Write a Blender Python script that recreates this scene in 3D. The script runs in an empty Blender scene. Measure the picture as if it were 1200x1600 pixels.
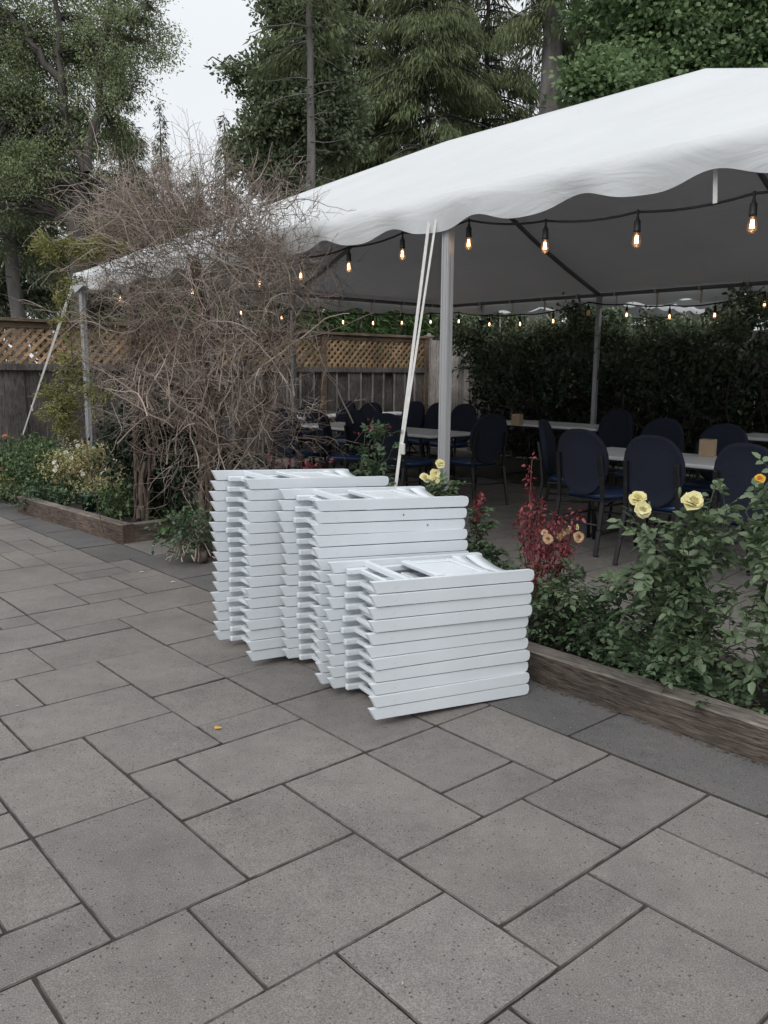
import bpy, bmesh, math, random
import numpy as np
from mathutils import Vector, Matrix
random.seed(7); rng = np.random.default_rng(11)
scene = bpy.context.scene
COL = scene.collection
PI = math.pi

# ------------------------------------------------------------------ camera
F = 1310.0; H = 1.42
P_ = math.radians(9.55); RO = math.radians(.45); YW = math.radians(-49.1)
FW = np.array([0, math.cos(P_), -math.sin(P_)]); R0 = np.array([1., 0, 0]); U0 = np.cross(R0, FW)
RT = math.cos(RO)*R0 + math.sin(RO)*U0; UP = -math.sin(RO)*R0 + math.cos(RO)*U0
CP = np.array([0, 0, H])
cam = bpy.data.cameras.new('camera'); camo = bpy.data.objects.new('camera', cam); COL.objects.link(camo)
cam.sensor_fit = 'VERTICAL'; cam.sensor_height = 24; cam.lens = 24*F/1600
cam.clip_start = .05; cam.clip_end = 600
m = Matrix(((RT[0], UP[0], -FW[0], 0), (RT[1], UP[1], -FW[1], 0), (RT[2], UP[2], -FW[2], H), (0, 0, 0, 1)))
camo.matrix_world = m
scene.camera = camo

# ------------------------------------------------------------------ world, sun, exposure
SUN_EL, SUN_AZ = math.radians(46), math.radians(-160)     # azimuth measured from +Y towards +X
w = bpy.data.worlds.new('World'); scene.world = w; w.use_nodes = True
nt = w.node_tree; bg = nt.nodes['Background']
sky = nt.nodes.new('ShaderNodeTexSky'); sky.sky_type = 'NISHITA'; sky.sun_disc = False
sky.sun_elevation = SUN_EL; sky.sun_rotation = SUN_AZ; sky.air_density = 1.0; sky.dust_density = 4.0; sky.ozone_density = 1.0
hs = nt.nodes.new('ShaderNodeHueSaturation'); hs.inputs['Saturation'].default_value = .12
mx = nt.nodes.new('ShaderNodeMix'); mx.data_type = 'RGBA'; mx.inputs[0].default_value = .72
mx.inputs[7].default_value = (7.5, 7.85, 8.2, 1)
nt.links.new(sky.outputs[0], hs.inputs['Color']); nt.links.new(hs.outputs[0], mx.inputs[6])
# an overcast sky is about twice as bright overhead as near the horizon
tcw = nt.nodes.new('ShaderNodeTexCoord'); sx_ = nt.nodes.new('ShaderNodeSeparateXYZ'); mr_ = nt.nodes.new('ShaderNodeMapRange')
mr_.inputs[1].default_value = .30; mr_.inputs[2].default_value = 1.; mr_.inputs[3].default_value = 1.; mr_.inputs[4].default_value = 1.45
nt.links.new(tcw.outputs['Generated'], sx_.inputs[0]); nt.links.new(sx_.outputs[2], mr_.inputs[0])
mg_ = nt.nodes.new('ShaderNodeMix'); mg_.data_type = 'RGBA'; mg_.blend_type = 'MULTIPLY'; mg_.inputs[0].default_value = 1
nt.links.new(mx.outputs[2], mg_.inputs[6]); nt.links.new(mr_.outputs[0], mg_.inputs[7]); nt.links.new(mg_.outputs[2], bg.inputs[0])
bg.inputs[1].default_value = .12
sl = bpy.data.lights.new('sun', 'SUN'); sl.energy = .95; sl.angle = math.radians(40); sl.color = (1, .97, .92)
so = bpy.data.objects.new('sun', sl); COL.objects.link(so)
sd = Vector((math.sin(SUN_AZ)*math.cos(SUN_EL), math.cos(SUN_AZ)*math.cos(SUN_EL), math.sin(SUN_EL)))
so.rotation_euler = sd.to_track_quat('Z', 'Y').to_euler()
scene.view_settings.view_transform = 'Standard'; scene.view_settings.look = 'None'
scene.view_settings.exposure = 0.17; scene.view_settings.gamma = 1.0
scene.cycles.max_bounces = 6; scene.cycles.diffuse_bounces = 3; scene.cycles.glossy_bounces = 2
scene.cycles.transmission_bounces = 4; scene.cycles.transparent_max_bounces = 8
scene.cycles.use_denoising = True

# ------------------------------------------------------------------ geometry of the place
dA = np.array([math.cos(YW), math.sin(YW), 0]); dB = np.array([-math.sin(YW), math.cos(YW), 0])
def AB(a, b, z=0.): return a*dA + b*dB + np.array([0, 0, z])
def ray(x, y): return RT*(x-600)/F - UP*(y-800)/F + FW
def gp(x, y, z=0.):
    d = ray(x, y); return CP + d*(z-H)/d[2]
def pln(x, y, ax, v):
    d = ray(x, y); n = dA if ax == 'a' else dB
    return CP + d*(v-CP@n)/(d@n)
def atd(x, y, Y):
    d = ray(x, y); return CP + d*Y/d[1]

# ------------------------------------------------------------------ object helpers
def tag(o, label=None, cat=None, group=None, kind=None):
    if label: o['label'] = label
    if cat: o['category'] = cat
    if group: o['group'] = group
    if kind: o['kind'] = kind
    return o
def thing(name, label, cat, loc=(0, 0, 0), rz=0., group=None):
    o = bpy.data.objects.new(name, None); o.empty_display_size = .1; COL.objects.link(o)
    o.location = tuple(loc); o.rotation_euler = (0, 0, rz); return tag(o, label, cat, group)
def link(name, me, mats, parent=None):
    for mt in (mats if isinstance(mats, (list, tuple)) else [mats]): me.materials.append(mt)
    o = bpy.data.objects.new(name, me); COL.objects.link(o)
    if parent is not None: o.parent = parent
    return o
def dup(root, loc=None, rz=None, label=None, group=None):
    r = root.copy(); COL.objects.link(r)
    if loc is not None: r.location = tuple(loc)
    if rz is not None: r.rotation_euler = (0, 0, rz)
    if label: r['label'] = label
    if group: r['group'] = group
    for ch in list(root.children):
        c = ch.copy(); COL.objects.link(c); c.parent = r
        for g in ch.children:
            d = g.copy(); COL.objects.link(d); d.parent = c
    return r
class MB:
    """collects shapes, builds one mesh object"""
    def __init__(s): s.bm = bmesh.new()
    def box(s, c, d, rz=0., rx=0., ry=0., bev=0., seg=1, taper=None):
        r = bmesh.ops.create_cube(s.bm, size=1.0); vs = r['verts']
        for v in vs:
            v.co = Vector((v.co.x*d[0], v.co.y*d[1], v.co.z*d[2]))
            if taper and v.co.z > 0: v.co.x *= taper; v.co.y *= taper
        if bev > 0:
            es = list({e for v in vs for e in v.link_edges})
            g = bmesh.ops.bevel(s.bm, geom=es, offset=bev, segments=seg, affect='EDGES', profile=.5)
            vs = list({v for f in g['faces'] for v in f.verts} | {v for v in vs if v.is_valid})
        M = Matrix.Translation(Vector(tuple(c))) @ Matrix.Rotation(rz, 4, 'Z') @ Matrix.Rotation(ry, 4, 'Y') @ Matrix.Rotation(rx, 4, 'X')
        bmesh.ops.transform(s.bm, matrix=M, verts=[v for v in vs if v.is_valid]); return s
    def bar(s, p, q, wd, ht, bev=0., upv=(0, 0, 1)):
        p, q = Vector(tuple(p)), Vector(tuple(q)); x = (q-p); L = x.length; x.normalize()
        u = Vector(upv); y = u.cross(x); 
        if y.length < 1e-4: y = Vector((0, 1, 0)).cross(x)
        y.normalize(); z = x.cross(y)
        r = bmesh.ops.create_cube(s.bm, size=1.0); vs = r['verts']
        for v in vs: v.co = Vector((v.co.x*L, v.co.y*wd, v.co.z*ht))
        if bev > 0:
            es = list({e for v in vs for e in v.link_edges})
            g = bmesh.ops.bevel(s.bm, geom=es, offset=bev, segments=2, affect='EDGES', profile=.5)
            vs = list({v for f in g['faces'] for v in f.verts} | {v for v in vs if v.is_valid})
        M = Matrix(((x.x, y.x, z.x, 0), (x.y, y.y, z.y, 0), (x.z, y.z, z.z, 0), (0, 0, 0, 1)))
        M = Matrix.Translation((p+q)/2) @ M
        bmesh.ops.transform(s.bm, matrix=M, verts=[v for v in vs if v.is_valid]); return s
    def tube(s, pts, r, n=8, cap=True):
        pts = [Vector(tuple(p)) for p in pts]; N = len(pts)
        rr = list(r) if isinstance(r, (list, tuple, np.ndarray)) else [r]*N
        up = None; rings = []
        for i, p in enumerate(pts):
            t = (pts[min(i+1, N-1)]-pts[max(i-1, 0)]).normalized()
            if up is None: up = t.orthogonal().normalized()
            up = (up-t*up.dot(t)).normalized(); v = t.cross(up)
            rings.append([s.bm.verts.new(p+(up*math.cos(2*PI*k/n)+v*math.sin(2*PI*k/n))*rr[i]) for k in range(n)])
        for a, b in zip(rings, rings[1:]):
            for k in range(n): 
                f = s.bm.faces.new((a[k], a[(k+1) % n], b[(k+1) % n], b[k])); f.smooth = True
        if cap: s.bm.faces.new(rings[0][::-1]); s.bm.faces.new(rings[-1])
        return s
    def lathe(s, prof, c=(0, 0, 0), n=16):
        rings = []
        for r, z in prof:
            rings.append([s.bm.verts.new((c[0]+r*math.cos(2*PI*k/n), c[1]+r*math.sin(2*PI*k/n), c[2]+z)) for k in range(n)])
        for a, b in zip(rings, rings[1:]):
            for k in range(n):
                f = s.bm.faces.new((a[k], a[(k+1) % n], b[(k+1) % n], b[k])); f.smooth = True
        s.bm.faces.new(rings[0][::-1]); s.bm.faces.new(rings[-1]); return s
    def prism(s, poly, y0, y1, bev=0.):
        """polygon in local XZ extruded along Y"""
        a = [s.bm.verts.new((x, y0, z)) for x, z in poly]; b = [s.bm.verts.new((x, y1, z)) for x, z in poly]
        fs = [s.bm.faces.new(a), s.bm.faces.new(b[::-1])]; n = len(poly)
        for k in range(n): s.bm.faces.new((a[k], b[k], b[(k+1) % n], a[(k+1) % n]))
        if bev > 0:
            es = list({e for v in a+b for e in v.link_edges})
            bmesh.ops.bevel(s.bm, geom=es, offset=bev, segments=2, affect='EDGES', profile=.5, clamp_overlap=True)
        return s
    def build(s, name, mats, parent=None, smooth=False):
        bmesh.ops.recalc_face_normals(s.bm, faces=s.bm.faces)
        me = bpy.data.meshes.new(name); s.bm.to_mesh(me); s.bm.free()
        if smooth:
            for p in me.polygons: p.use_smooth = True
        return link(name, me, mats, parent)
def np_mesh(name, V, faces_by_n, mats, parent=None, smooth=False, attr=None):
    """V (n,3); faces_by_n: list of int arrays (m,k)"""
    me = bpy.data.meshes.new(name)
    me.vertices.add(len(V)); me.vertices.foreach_set('co', np.asarray(V, np.float32).ravel())
    nl = sum(f.size for f in faces_by_n); nf = sum(len(f) for f in faces_by_n)
    me.loops.add(nl); me.polygons.add(nf)
    me.loops.foreach_set('vertex_index', np.concatenate([f.ravel() for f in faces_by_n]).astype(np.int32))
    st = []; o = 0
    for f in faces_by_n:
        k = f.shape[1]; st.append(o+np.arange(len(f))*k); o += f.size
    me.polygons.foreach_set('loop_start', np.concatenate(st).astype(np.int32))
    me.update(calc_edges=True)
    if smooth: me.polygons.foreach_set('use_smooth', np.ones(nf, bool))
    if attr is not None:
        at = me.attributes.new('tint', 'FLOAT', 'POINT'); at.data.foreach_set('value', np.asarray(attr, np.float32))
    return link(name, me, mats, parent)

# ------------------------------------------------------------------ materials
def rgb(h): return tuple(((c/255)/12.92 if c/255 <= .04045 else ((c/255+.055)/1.055)**2.4) for c in h)
def newmat(name):
    mt = bpy.data.materials.new(name); mt.use_nodes = True
    return mt, mt.node_tree.nodes, mt.node_tree.links, mt.node_tree.nodes['Principled BSDF']
def mat(name, c, rough=.6, var=.12, scale=8., bump=0., bscale=60., metal=0., spec=.5, stretch=None, c2=None, dirt=None):
    mt, N, L, P = newmat(name)
    P.inputs['Roughness'].default_value = rough; P.inputs['Metallic'].default_value = metal
    P.inputs['Specular IOR Level'].default_value = spec
    tc = N.new('ShaderNodeTexCoord'); mp = N.new('ShaderNodeMapping'); L.new(tc.outputs['Object'], mp.inputs[0])
    if stretch: mp.inputs['Scale'].default_value = stretch
    n1 = N.new('ShaderNodeTexNoise'); n1.inputs['Scale'].default_value = scale; n1.inputs['Detail'].default_value = 6; L.new(mp.outputs[0], n1.inputs['Vector'])
    r = N.new('ShaderNodeValToRGB'); r.color_ramp.elements[0].position = .3; r.color_ramp.elements[1].position = .72
    a = tuple(x*(1-var) for x in c); b = tuple(min(1, x*(1+var)) for x in (c2 or c))
    r.color_ramp.elements[0].color = (*a, 1); r.color_ramp.elements[1].color = (*b, 1)
    L.new(n1.outputs['Fac'], r.inputs[0]); out = r.outputs[0]
    if dirt:
        n3 = N.new('ShaderNodeTexNoise'); n3.inputs['Scale'].default_value = dirt[1]; n3.inputs['Detail'].default_value = 8; n3.inputs['Roughness'].default_value = .7
        L.new(tc.outputs['Object'], n3.inputs['Vector'])
        rr = N.new('ShaderNodeValToRGB'); rr.color_ramp.elements[0].position = dirt[2]; rr.color_ramp.elements[1].position = dirt[2]+.12
        rr.color_ramp.elements[0].color = (0, 0, 0, 1); rr.color_ramp.elements[1].color = (dirt[3],)*3+(1,)
        L.new(n3.outputs['Fac'], rr.inputs[0]); mxx = N.new('ShaderNodeMix'); mxx.data_type = 'RGBA'
        L.new(rr.outputs[0], mxx.inputs[0]); L.new(out, mxx.inputs[6]); mxx.inputs[7].default_value = (*dirt[0], 1); out = mxx.outputs[2]
    L.new(out, P.inputs['Base Color'])
    if bump > 0:
        n2 = N.new('ShaderNodeTexNoise'); n2.inputs['Scale'].default_value = bscale; n2.inputs['Detail'].default_value = 5; L.new(mp.outputs[0], n2.inputs['Vector'])
        bp = N.new('ShaderNodeBump'); bp.inputs['Strength'].default_value = bump; bp.inputs['Distance'].default_value = .01
        L.new(n2.outputs['Fac'], bp.inputs['Height']); L.new(bp.outputs[0], P.inputs['Normal'])
    return mt
def leafmat(name, c1, c2, c3=None, rough=.5, spec=.35, trans=.25, patch=1.2):
    """colour differs leaf by leaf (random per island) and in patches"""
    mt, N, L, P = newmat(name); P.inputs['Roughness'].default_value = rough; P.inputs['Specular IOR Level'].default_value = spec
    g = N.new('ShaderNodeNewGeometry'); r = N.new('ShaderNodeValToRGB')
    r.color_ramp.elements[0].color = (*c1, 1); r.color_ramp.elements[1].color = (*c2, 1)
    if c3:
        e = r.color_ramp.elements.new(.9); e.color = (*c2, 1); r.color_ramp.elements[2].color = (*c3, 1)
    tc = N.new('ShaderNodeTexCoord'); n1 = N.new('ShaderNodeTexNoise'); n1.inputs['Scale'].default_value = patch; n1.inputs['Detail'].default_value = 3
    L.new(tc.outputs['Object'], n1.inputs['Vector'])
    ad = N.new('ShaderNodeMath'); ad.operation = 'MULTIPLY_ADD'; L.new(n1.outputs['Fac'], ad.inputs[0]); ad.inputs[1].default_value = 1.5
    sb = N.new('ShaderNodeMath'); sb.operation = 'SUBTRACT'; sb.inputs[1].default_value = .75
    ml = N.new('ShaderNodeMath'); ml.operation = 'MULTIPLY'; ml.inputs[1].default_value = .75
    L.new(g.outputs['Random Per Island'], ml.inputs[0]); L.new(ml.outputs[0], ad.inputs[2]); L.new(ad.outputs[0], sb.inputs[0])
    cl = N.new('ShaderNodeClamp'); L.new(sb.outputs[0], cl.inputs[0])
    ad2 = N.new('ShaderNodeMath'); ad2.operation = 'ADD'; ad2.inputs[1].default_value = .05
    L.new(cl.outputs[0], ad2.inputs[0]); L.new(ad2.outputs[0], r.inputs[0]); L.new(r.outputs[0], P.inputs['Base Color'])
    if trans:
        tr = N.new('ShaderNodeBsdfTranslucent'); mxs = N.new('ShaderNodeMixShader'); mxs.inputs[0].default_value = trans
        L.new(r.outputs[0], tr.inputs[0]); L.new(P.outputs[0], mxs.inputs[1]); L.new(tr.outputs[0], mxs.inputs[2])
        L.new(mxs.outputs[0], N['Material Output'].inputs[0])
    return mt
def woodmat(name, c1, c2, grain=28., rough=.8, bump=.35, axis=0):
    gx = lambda along, across: tuple(along if i == axis else across for i in range(3))
    """weathered wood, grain along local X"""
    mt, N, L, P = newmat(name); P.inputs['Roughness'].default_value = rough; P.inputs['Specular IOR Level'].default_value = .2
    tc = N.new('ShaderNodeTexCoord'); mp = N.new('ShaderNodeMapping'); mp.inputs['Scale'].default_value = gx(8.0, grain*5.)
    L.new(tc.outputs['Object'], mp.inputs[0])
    wn = N.new('ShaderNodeTexNoise'); wn.inputs['Scale'].default_value = 1.; wn.inputs['Detail'].default_value = 8; wn.inputs['Roughness'].default_value = .7; wn.inputs['Distortion'].default_value = .7
    L.new(mp.outputs[0], wn.inputs['Vector'])
    r = N.new('ShaderNodeValToRGB'); r.color_ramp.elements[0].position = .36; r.color_ramp.elements[1].position = .62
    r.color_ramp.elements[0].color = (*c1, 1); r.color_ramp.elements[1].color = (*c2, 1); L.new(wn.outputs['Fac'], r.inputs[0])
    n2 = N.new('ShaderNodeTexNoise'); n2.inputs['Scale'].default_value = 2.2; n2.inputs['Detail'].default_value = 5; L.new(tc.outputs['Object'], n2.inputs['Vector'])
    r2 = N.new('ShaderNodeValToRGB'); r2.color_ramp.elements[0].position = .35; r2.color_ramp.elements[1].position = .65
    r2.color_ramp.elements[0].color = (.55, .55, .55, 1); r2.color_ramp.elements[1].color = (1.15, 1.12, 1.1, 1); L.new(n2.outputs['Fac'], r2.inputs[0])
    mu = N.new('ShaderNodeMix'); mu.data_type = 'RGBA'; mu.blend_type = 'MULTIPLY'; mu.inputs[0].default_value = 1
    g = N.new('ShaderNodeNewGeometry'); 
    rr = N.new('ShaderNodeMapRange'); rr.inputs[3].default_value = .78; rr.inputs[4].default_value = 1.2; L.new(g.outputs['Random Per Island'], rr.inputs[0])
    mu2 = N.new('ShaderNodeMix'); mu2.data_type = 'RGBA'; mu2.blend_type = 'MULTIPLY'; mu2.inputs[0].default_value = 1
    L.new(r.outputs[0], mu.inputs[6]); L.new(r2.outputs[0], mu.inputs[7]); L.new(mu.outputs[2], mu2.inputs[6]); L.new(rr.outputs[0], mu2.inputs[7])
    # fine fibres and dark checks along the grain
    mp3 = N.new('ShaderNodeMapping'); mp3.inputs['Scale'].default_value = gx(14., grain*12); L.new(tc.outputs['Object'], mp3.inputs[0])
    f3 = N.new('ShaderNodeTexNoise'); f3.inputs['Scale'].default_value = 1.; f3.inputs['Detail'].default_value = 3; L.new(mp3.outputs[0], f3.inputs['Vector'])
    r3 = N.new('ShaderNodeValToRGB'); r3.color_ramp.elements[0].position = .3; r3.color_ramp.elements[1].position = .7
    r3.color_ramp.elements[0].color = (.68, .67, .66, 1); r3.color_ramp.elements[1].color = (1.2, 1.2, 1.2, 1); L.new(f3.outputs['Fac'], r3.inputs[0])
    mp4 = N.new('ShaderNodeMapping'); mp4.inputs['Scale'].default_value = gx(1.6, grain*1.6); L.new(tc.outputs['Object'], mp4.inputs[0])
    f4 = N.new('ShaderNodeTexNoise'); f4.inputs['Scale'].default_value = 1.; f4.inputs['Detail'].default_value = 2; L.new(mp4.outputs[0], f4.inputs['Vector'])
    r4 = N.new('ShaderNodeValToRGB'); e4 = r4.color_ramp.elements; e4[0].position = .485; e4[0].color = (1, 1, 1, 1); e4[1].position = .515; e4[1].color = (1, 1, 1, 1)
    k4 = e4.new(.50); k4.color = (.30, .29, .28, 1); L.new(f4.outputs['Fac'], r4.inputs[0])
    m3 = N.new('ShaderNodeMix'); m3.data_type = 'RGBA'; m3.blend_type = 'MULTIPLY'; m3.inputs[0].default_value = 1
    m4 = N.new('ShaderNodeMix'); m4.data_type = 'RGBA'; m4.blend_type = 'MULTIPLY'; m4.inputs[0].default_value = .8
    L.new(mu2.outputs[2], m3.inputs[6]); L.new(r3.outputs[0], m3.inputs[7]); L.new(m3.outputs[2], m4.inputs[6]); L.new(r4.outputs[0], m4.inputs[7])
    L.new(m4.outputs[2], P.inputs['Base Color'])
    bp = N.new('ShaderNodeBump'); bp.inputs['Strength'].default_value = bump; bp.inputs['Distance'].default_value = .006
    L.new(wn.outputs['Fac'], bp.inputs['Height']); L.new(bp.outputs[0], P.inputs['Normal'])
    return mt
def pavermat(name, base, var):
    mt, N, L, P = newmat(name); P.inputs['Roughness'].default_value = .82; P.inputs['Specular IOR Level'].default_value = .3
    tc = N.new('ShaderNodeTexCoord'); g = N.new('ShaderNodeNewGeometry')
    def noise(s, d=5, rgh=.6):
        n = N.new('ShaderNodeTexNoise'); n.inputs['Scale'].default_value = s; n.inputs['Detail'].default_value = d; n.inputs['Roughness'].default_value = rgh
        L.new(tc.outputs['Object'], n.inputs['Vector']); return n
    def ramp(src, stops):
        r = N.new('ShaderNodeValToRGB'); els = r.color_ramp.elements
        while len(els) < len(stops): els.new(.5)
        for e, (p, c) in zip(els, stops): e.position = p; e.color = (*c, 1) if isinstance(c, tuple) else (c, c, c, 1)
        L.new(src, r.inputs[0]); return r.outputs[0]
    def mul(a, b, f=1.):
        k = N.new('ShaderNodeMix'); k.data_type = 'RGBA'; k.blend_type = 'MULTIPLY'; k.inputs[0].default_value = f
        L.new(a, k.inputs[6]); L.new(b, k.inputs[7]); return k.outputs[2]
    c = ramp(noise(2.3, 6).outputs['Fac'], [(.3, tuple(x*.86 for x in base)), (.5, base), (.75, tuple(x*v for x, v in zip(base, (1.16, 1.12, 1.07))))])
    c = mul(c, ramp(noise(240, 2).outputs['Fac'], [(.35, .70), (.62, 1.28)]))
    c = mul(c, ramp(noise(14, 6, .7).outputs['Fac'], [(.3, .88), (.7, 1.09)]))
    c = mul(c, ramp(noise(.9, 7, .65).outputs['Fac'], [(.33, .80), (.5, 1.), (.7, 1.05)]))
    c = mul(c, ramp(noise(4.5, 8, .75).outputs['Fac'], [(.60, 1.), (.72, .80)]))
    c = mul(c, ramp(g.outputs['Random Per Island'], [(0, (1-var, 1-var, 1-var)), (.4, (1., .985, .97)), (1, (1+var, 1+var*.9, 1+var*.8))]))
    # dark aggregate specks and pale flecks
    v = N.new('ShaderNodeTexVoronoi'); v.inputs['Scale'].default_value = 62; L.new(tc.outputs['Object'], v.inputs['Vector'])
    s1 = ramp(v.outputs['Distance'], [(.15, (.36, .34, .33)), (.23, (1., 1., 1.))])
    pick = ramp(v.outputs['Color'], [(.40, 1.), (.42, 0.)])
    k = N.new('ShaderNodeMix'); k.data_type = 'RGBA'; k.blend_type = 'MULTIPLY'; L.new(pick, k.inputs[0]); L.new(c, k.inputs[6]); L.new(s1, k.inputs[7]); c = k.outputs[2]
    v2 = N.new('ShaderNodeTexVoronoi'); v2.inputs['Scale'].default_value = 95; L.new(tc.outputs['Object'], v2.inputs['Vector'])
    f2 = ramp(v2.outputs['Distance'], [(.09, 1.), (.16, 0.)]); p2 = ramp(v2.outputs['Color'], [(.40, 0.), (.6, .7)])
    a2 = mul(f2, p2); k = N.new('ShaderNodeMix'); k.data_type = 'RGBA'; L.new(a2, k.inputs[0]); L.new(c, k.inputs[6]); k.inputs[7].default_value = (.42, .41, .39, 1); c = k.outputs[2]
    L.new(c, P.inputs['Base Color'])
    bp = N.new('ShaderNodeBump'); bp.inputs['Strength'].default_value = .5; bp.inputs['Distance'].default_value = .003
    L.new(noise(170, 4, .7).outputs['Fac'], bp.inputs['Height']); L.new(bp.outputs[0], P.inputs['Normal'])
    return mt
M = {}
M['paver'] = pavermat('concrete paver', (.170, .159, .151), .08)
M['paver_dark'] = pavermat('charcoal border paver', (.110, .106, .106), .07)
M['paver_edge'] = mat('grimy paver edge', (.095, .088, .080), .95, .35, 25, .3, 90)
M['joint'] = mat('joint sand', (.040, .036, .030), .95, .3, 30, .3, 90)
M['soil'] = mat('soil', (.016, .012, .010), .95, .45, 9, 1., 30)
M['ground'] = mat('far ground', (.05, .05, .035), .95, .4, 2, .5, 8)
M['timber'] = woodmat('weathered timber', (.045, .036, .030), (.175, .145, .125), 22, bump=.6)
M['timber_top'] = woodmat('pale timber top', (.10, .086, .076), (.26, .235, .21), 22, bump=.6)  # paler tone for the upper faces of the beams
M['timber2'] = woodmat('weathered timber warm', (.05, .037, .03), (.17, .13, .11), 20, bump=.8)
M['fence'] = woodmat('grey fence board', (.075, .068, .064), (.175, .163, .155), 14, bump=.3, axis=2)
M['fence_light'] = woodmat('pale weathered board', (.22, .205, .19), (.40, .38, .36), 14, bump=.3, axis=2)  # also colours the strips that stand for bright board gaps
M['cedar'] = woodmat('cedar lattice', (.24, .15, .09), (.52, .36, .23), 22, bump=.3)
M['cedar_rail'] = woodmat('cedar rail', (.10, .075, .055), (.22, .165, .125), 22, bump=.3)
M['bark'] = mat('bark', (.075, .066, .06), .95, .5, 5, 1.2, 14, stretch=(1, 1, .25))
M['bark_grey'] = mat('pale bark', (.13, .12, .115), .95, .4, 6, 1.0, 16, stretch=(1, 1, .3))
M['bark_vine'] = mat('vine bark', (.085, .062, .048), .95, .45, 12, 1.2, 30, stretch=(1, 1, .2))
M['resin'] = mat('white painted resin', (.635, .672, .705), .42, .04, 5, .08, 120, dirt=((.30, .30, .29), 14., .66, .55))
M['resin_pad'] = mat('white vinyl pad', (.66, .69, .71), .35, .04, 6, .06, 40)
M['screw'] = mat('screw grey', (.15, .16, .17), .4, .1, 10, metal=.6)
M['alu'] = mat('aluminium post', (.42, .42, .43), .42, .07, 4, .02, 60, metal=.35, stretch=(1, 1, .1))
M['alu_dark'] = mat('dull aluminium', (.22, .22, .225), .45, .1, 4, .02, 60, metal=.5)
M['strap'] = mat('webbing', (.60, .59, .57), .8, .1, 20, .2, 300)
M['cord'] = mat('black rubber cord', (.012, .012, .013), .5, .1, 10)
M['fabric_blue'] = mat('blue woven fabric', (.021, .026, .042), .9, .25, 120, .5, 260, spec=.25)
M['vinyl_blue'] = mat('blue vinyl', (.014, .034, .09), .33, .1, 8, .05, 60)
M['steel_black'] = mat('black steel tube', (.014, .014, .016), .4, .15, 8)
M['table'] = mat('white tabletop', (.78, .79, .80), .45, .04, 6, .08, 90)
M['table_edge'] = mat('grey table edge', (.34, .345, .36), .5, .05, 8)
M['cardboard'] = mat('tan tissue box', (.42, .30, .19), .75, .08, 14)
M['dark_plastic'] = mat('dark green plastic', (.012, .03, .022), .5, .1, 6)
M['stone'] = mat('brown stone', (.10, .08, .065), .9, .4, 14, .8, 30)
M['iron'] = mat('painted wrought iron', (.20, .21, .21), .6, .15, 20)

def fabricmat(name, c, tr):
    mt, N, L, P = newmat(name); P.inputs['Roughness'].default_value = .5; P.inputs['Specular IOR Level'].default_value = .3
    tc = N.new('ShaderNodeTexCoord'); n = N.new('ShaderNodeTexNoise'); n.inputs['Scale'].default_value = 1.4; n.inputs['Detail'].default_value = 7; L.new(tc.outputs['Object'], n.inputs['Vector'])
    r = N.new('ShaderNodeValToRGB'); r.color_ramp.elements[0].position = .3; r.color_ramp.elements[1].position = .7
    r.color_ramp.elements[0].color = (*[x*.94 for x in c], 1); r.color_ramp.elements[1].color = (*c, 1)
    L.new(n.outputs['Fac'], r.inputs[0]); L.new(r.outputs[0], P.inputs['Base Color'])
    n2 = N.new('ShaderNodeTexNoise'); n2.inputs['Scale'].default_value = 2.6; n2.inputs['Detail'].default_value = 4; n2.inputs['Distortion'].default_value = 1.2
    mp = N.new('ShaderNodeMapping'); mp.inputs['Scale'].default_value = (.6, 1.5, 2.); L.new(tc.outputs['Object'], mp.inputs[0]); L.new(mp.outputs[0], n2.inputs['Vector'])
    bp = N.new('ShaderNodeBump'); bp.inputs['Strength'].default_value = .5; bp.inputs['Distance'].default_value = .03
    L.new(n2.outputs['Fac'], bp.inputs['Height']); L.new(bp.outputs[0], P.inputs['Normal'])
    t = N.new('ShaderNodeBsdfTranslucent'); L.new(r.outputs[0], t.inputs[0]); mxs = N.new('ShaderNodeMixShader'); mxs.inputs[0].default_value = tr
    L.new(P.outputs[0], mxs.inputs[1]); L.new(t.outputs[0], mxs.inputs[2]); L.new(mxs.outputs[0], N['Material Output'].inputs[0])
    return mt
M['canopy'] = fabricmat('white tent vinyl', (.68, .695, .707), .15)
M['underside_tone'] = fabricmat('tent underside tone', (.88, .87, .90), .15)

def emis(name, c, s):
    mt, N, L, P = newmat(name); P.inputs['Base Color'].default_value = (*c, 1)
    P.inputs['Emission Color'].default_value = (*c, 1); P.inputs['Emission Strength'].default_value = s; return mt
M['filament'] = emis('glowing filament', (1., .70, .42), 8.)
def glassmat():
    mt, N, L, P = newmat('amber bulb glass')
    tr = N.new('ShaderNodeBsdfTransparent'); tr.inputs[0].default_value = (1., .92, .82, 1)
    gl = N.new('ShaderNodeBsdfGlossy'); gl.inputs['Roughness'].default_value = .08; gl.inputs[0].default_value = (1, .9, .8, 1)
    em = N.new('ShaderNodeEmission'); em.inputs[0].default_value = (1., .55, .28, 1); em.inputs[1].default_value = .03
    fr = N.new('ShaderNodeFresnel'); m1 = N.new('ShaderNodeMixShader'); L.new(fr.outputs[0], m1.inputs[0]); L.new(tr.outputs[0], m1.inputs[1]); L.new(gl.outputs[0], m1.inputs[2])
    ad = N.new('ShaderNodeAddShader'); L.new(m1.outputs[0], ad.inputs[0]); L.new(em.outputs[0], ad.inputs[1]); L.new(ad.outputs[0], N['Material Output'].inputs[0])
    return mt
M['bulb'] = glassmat()
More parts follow.
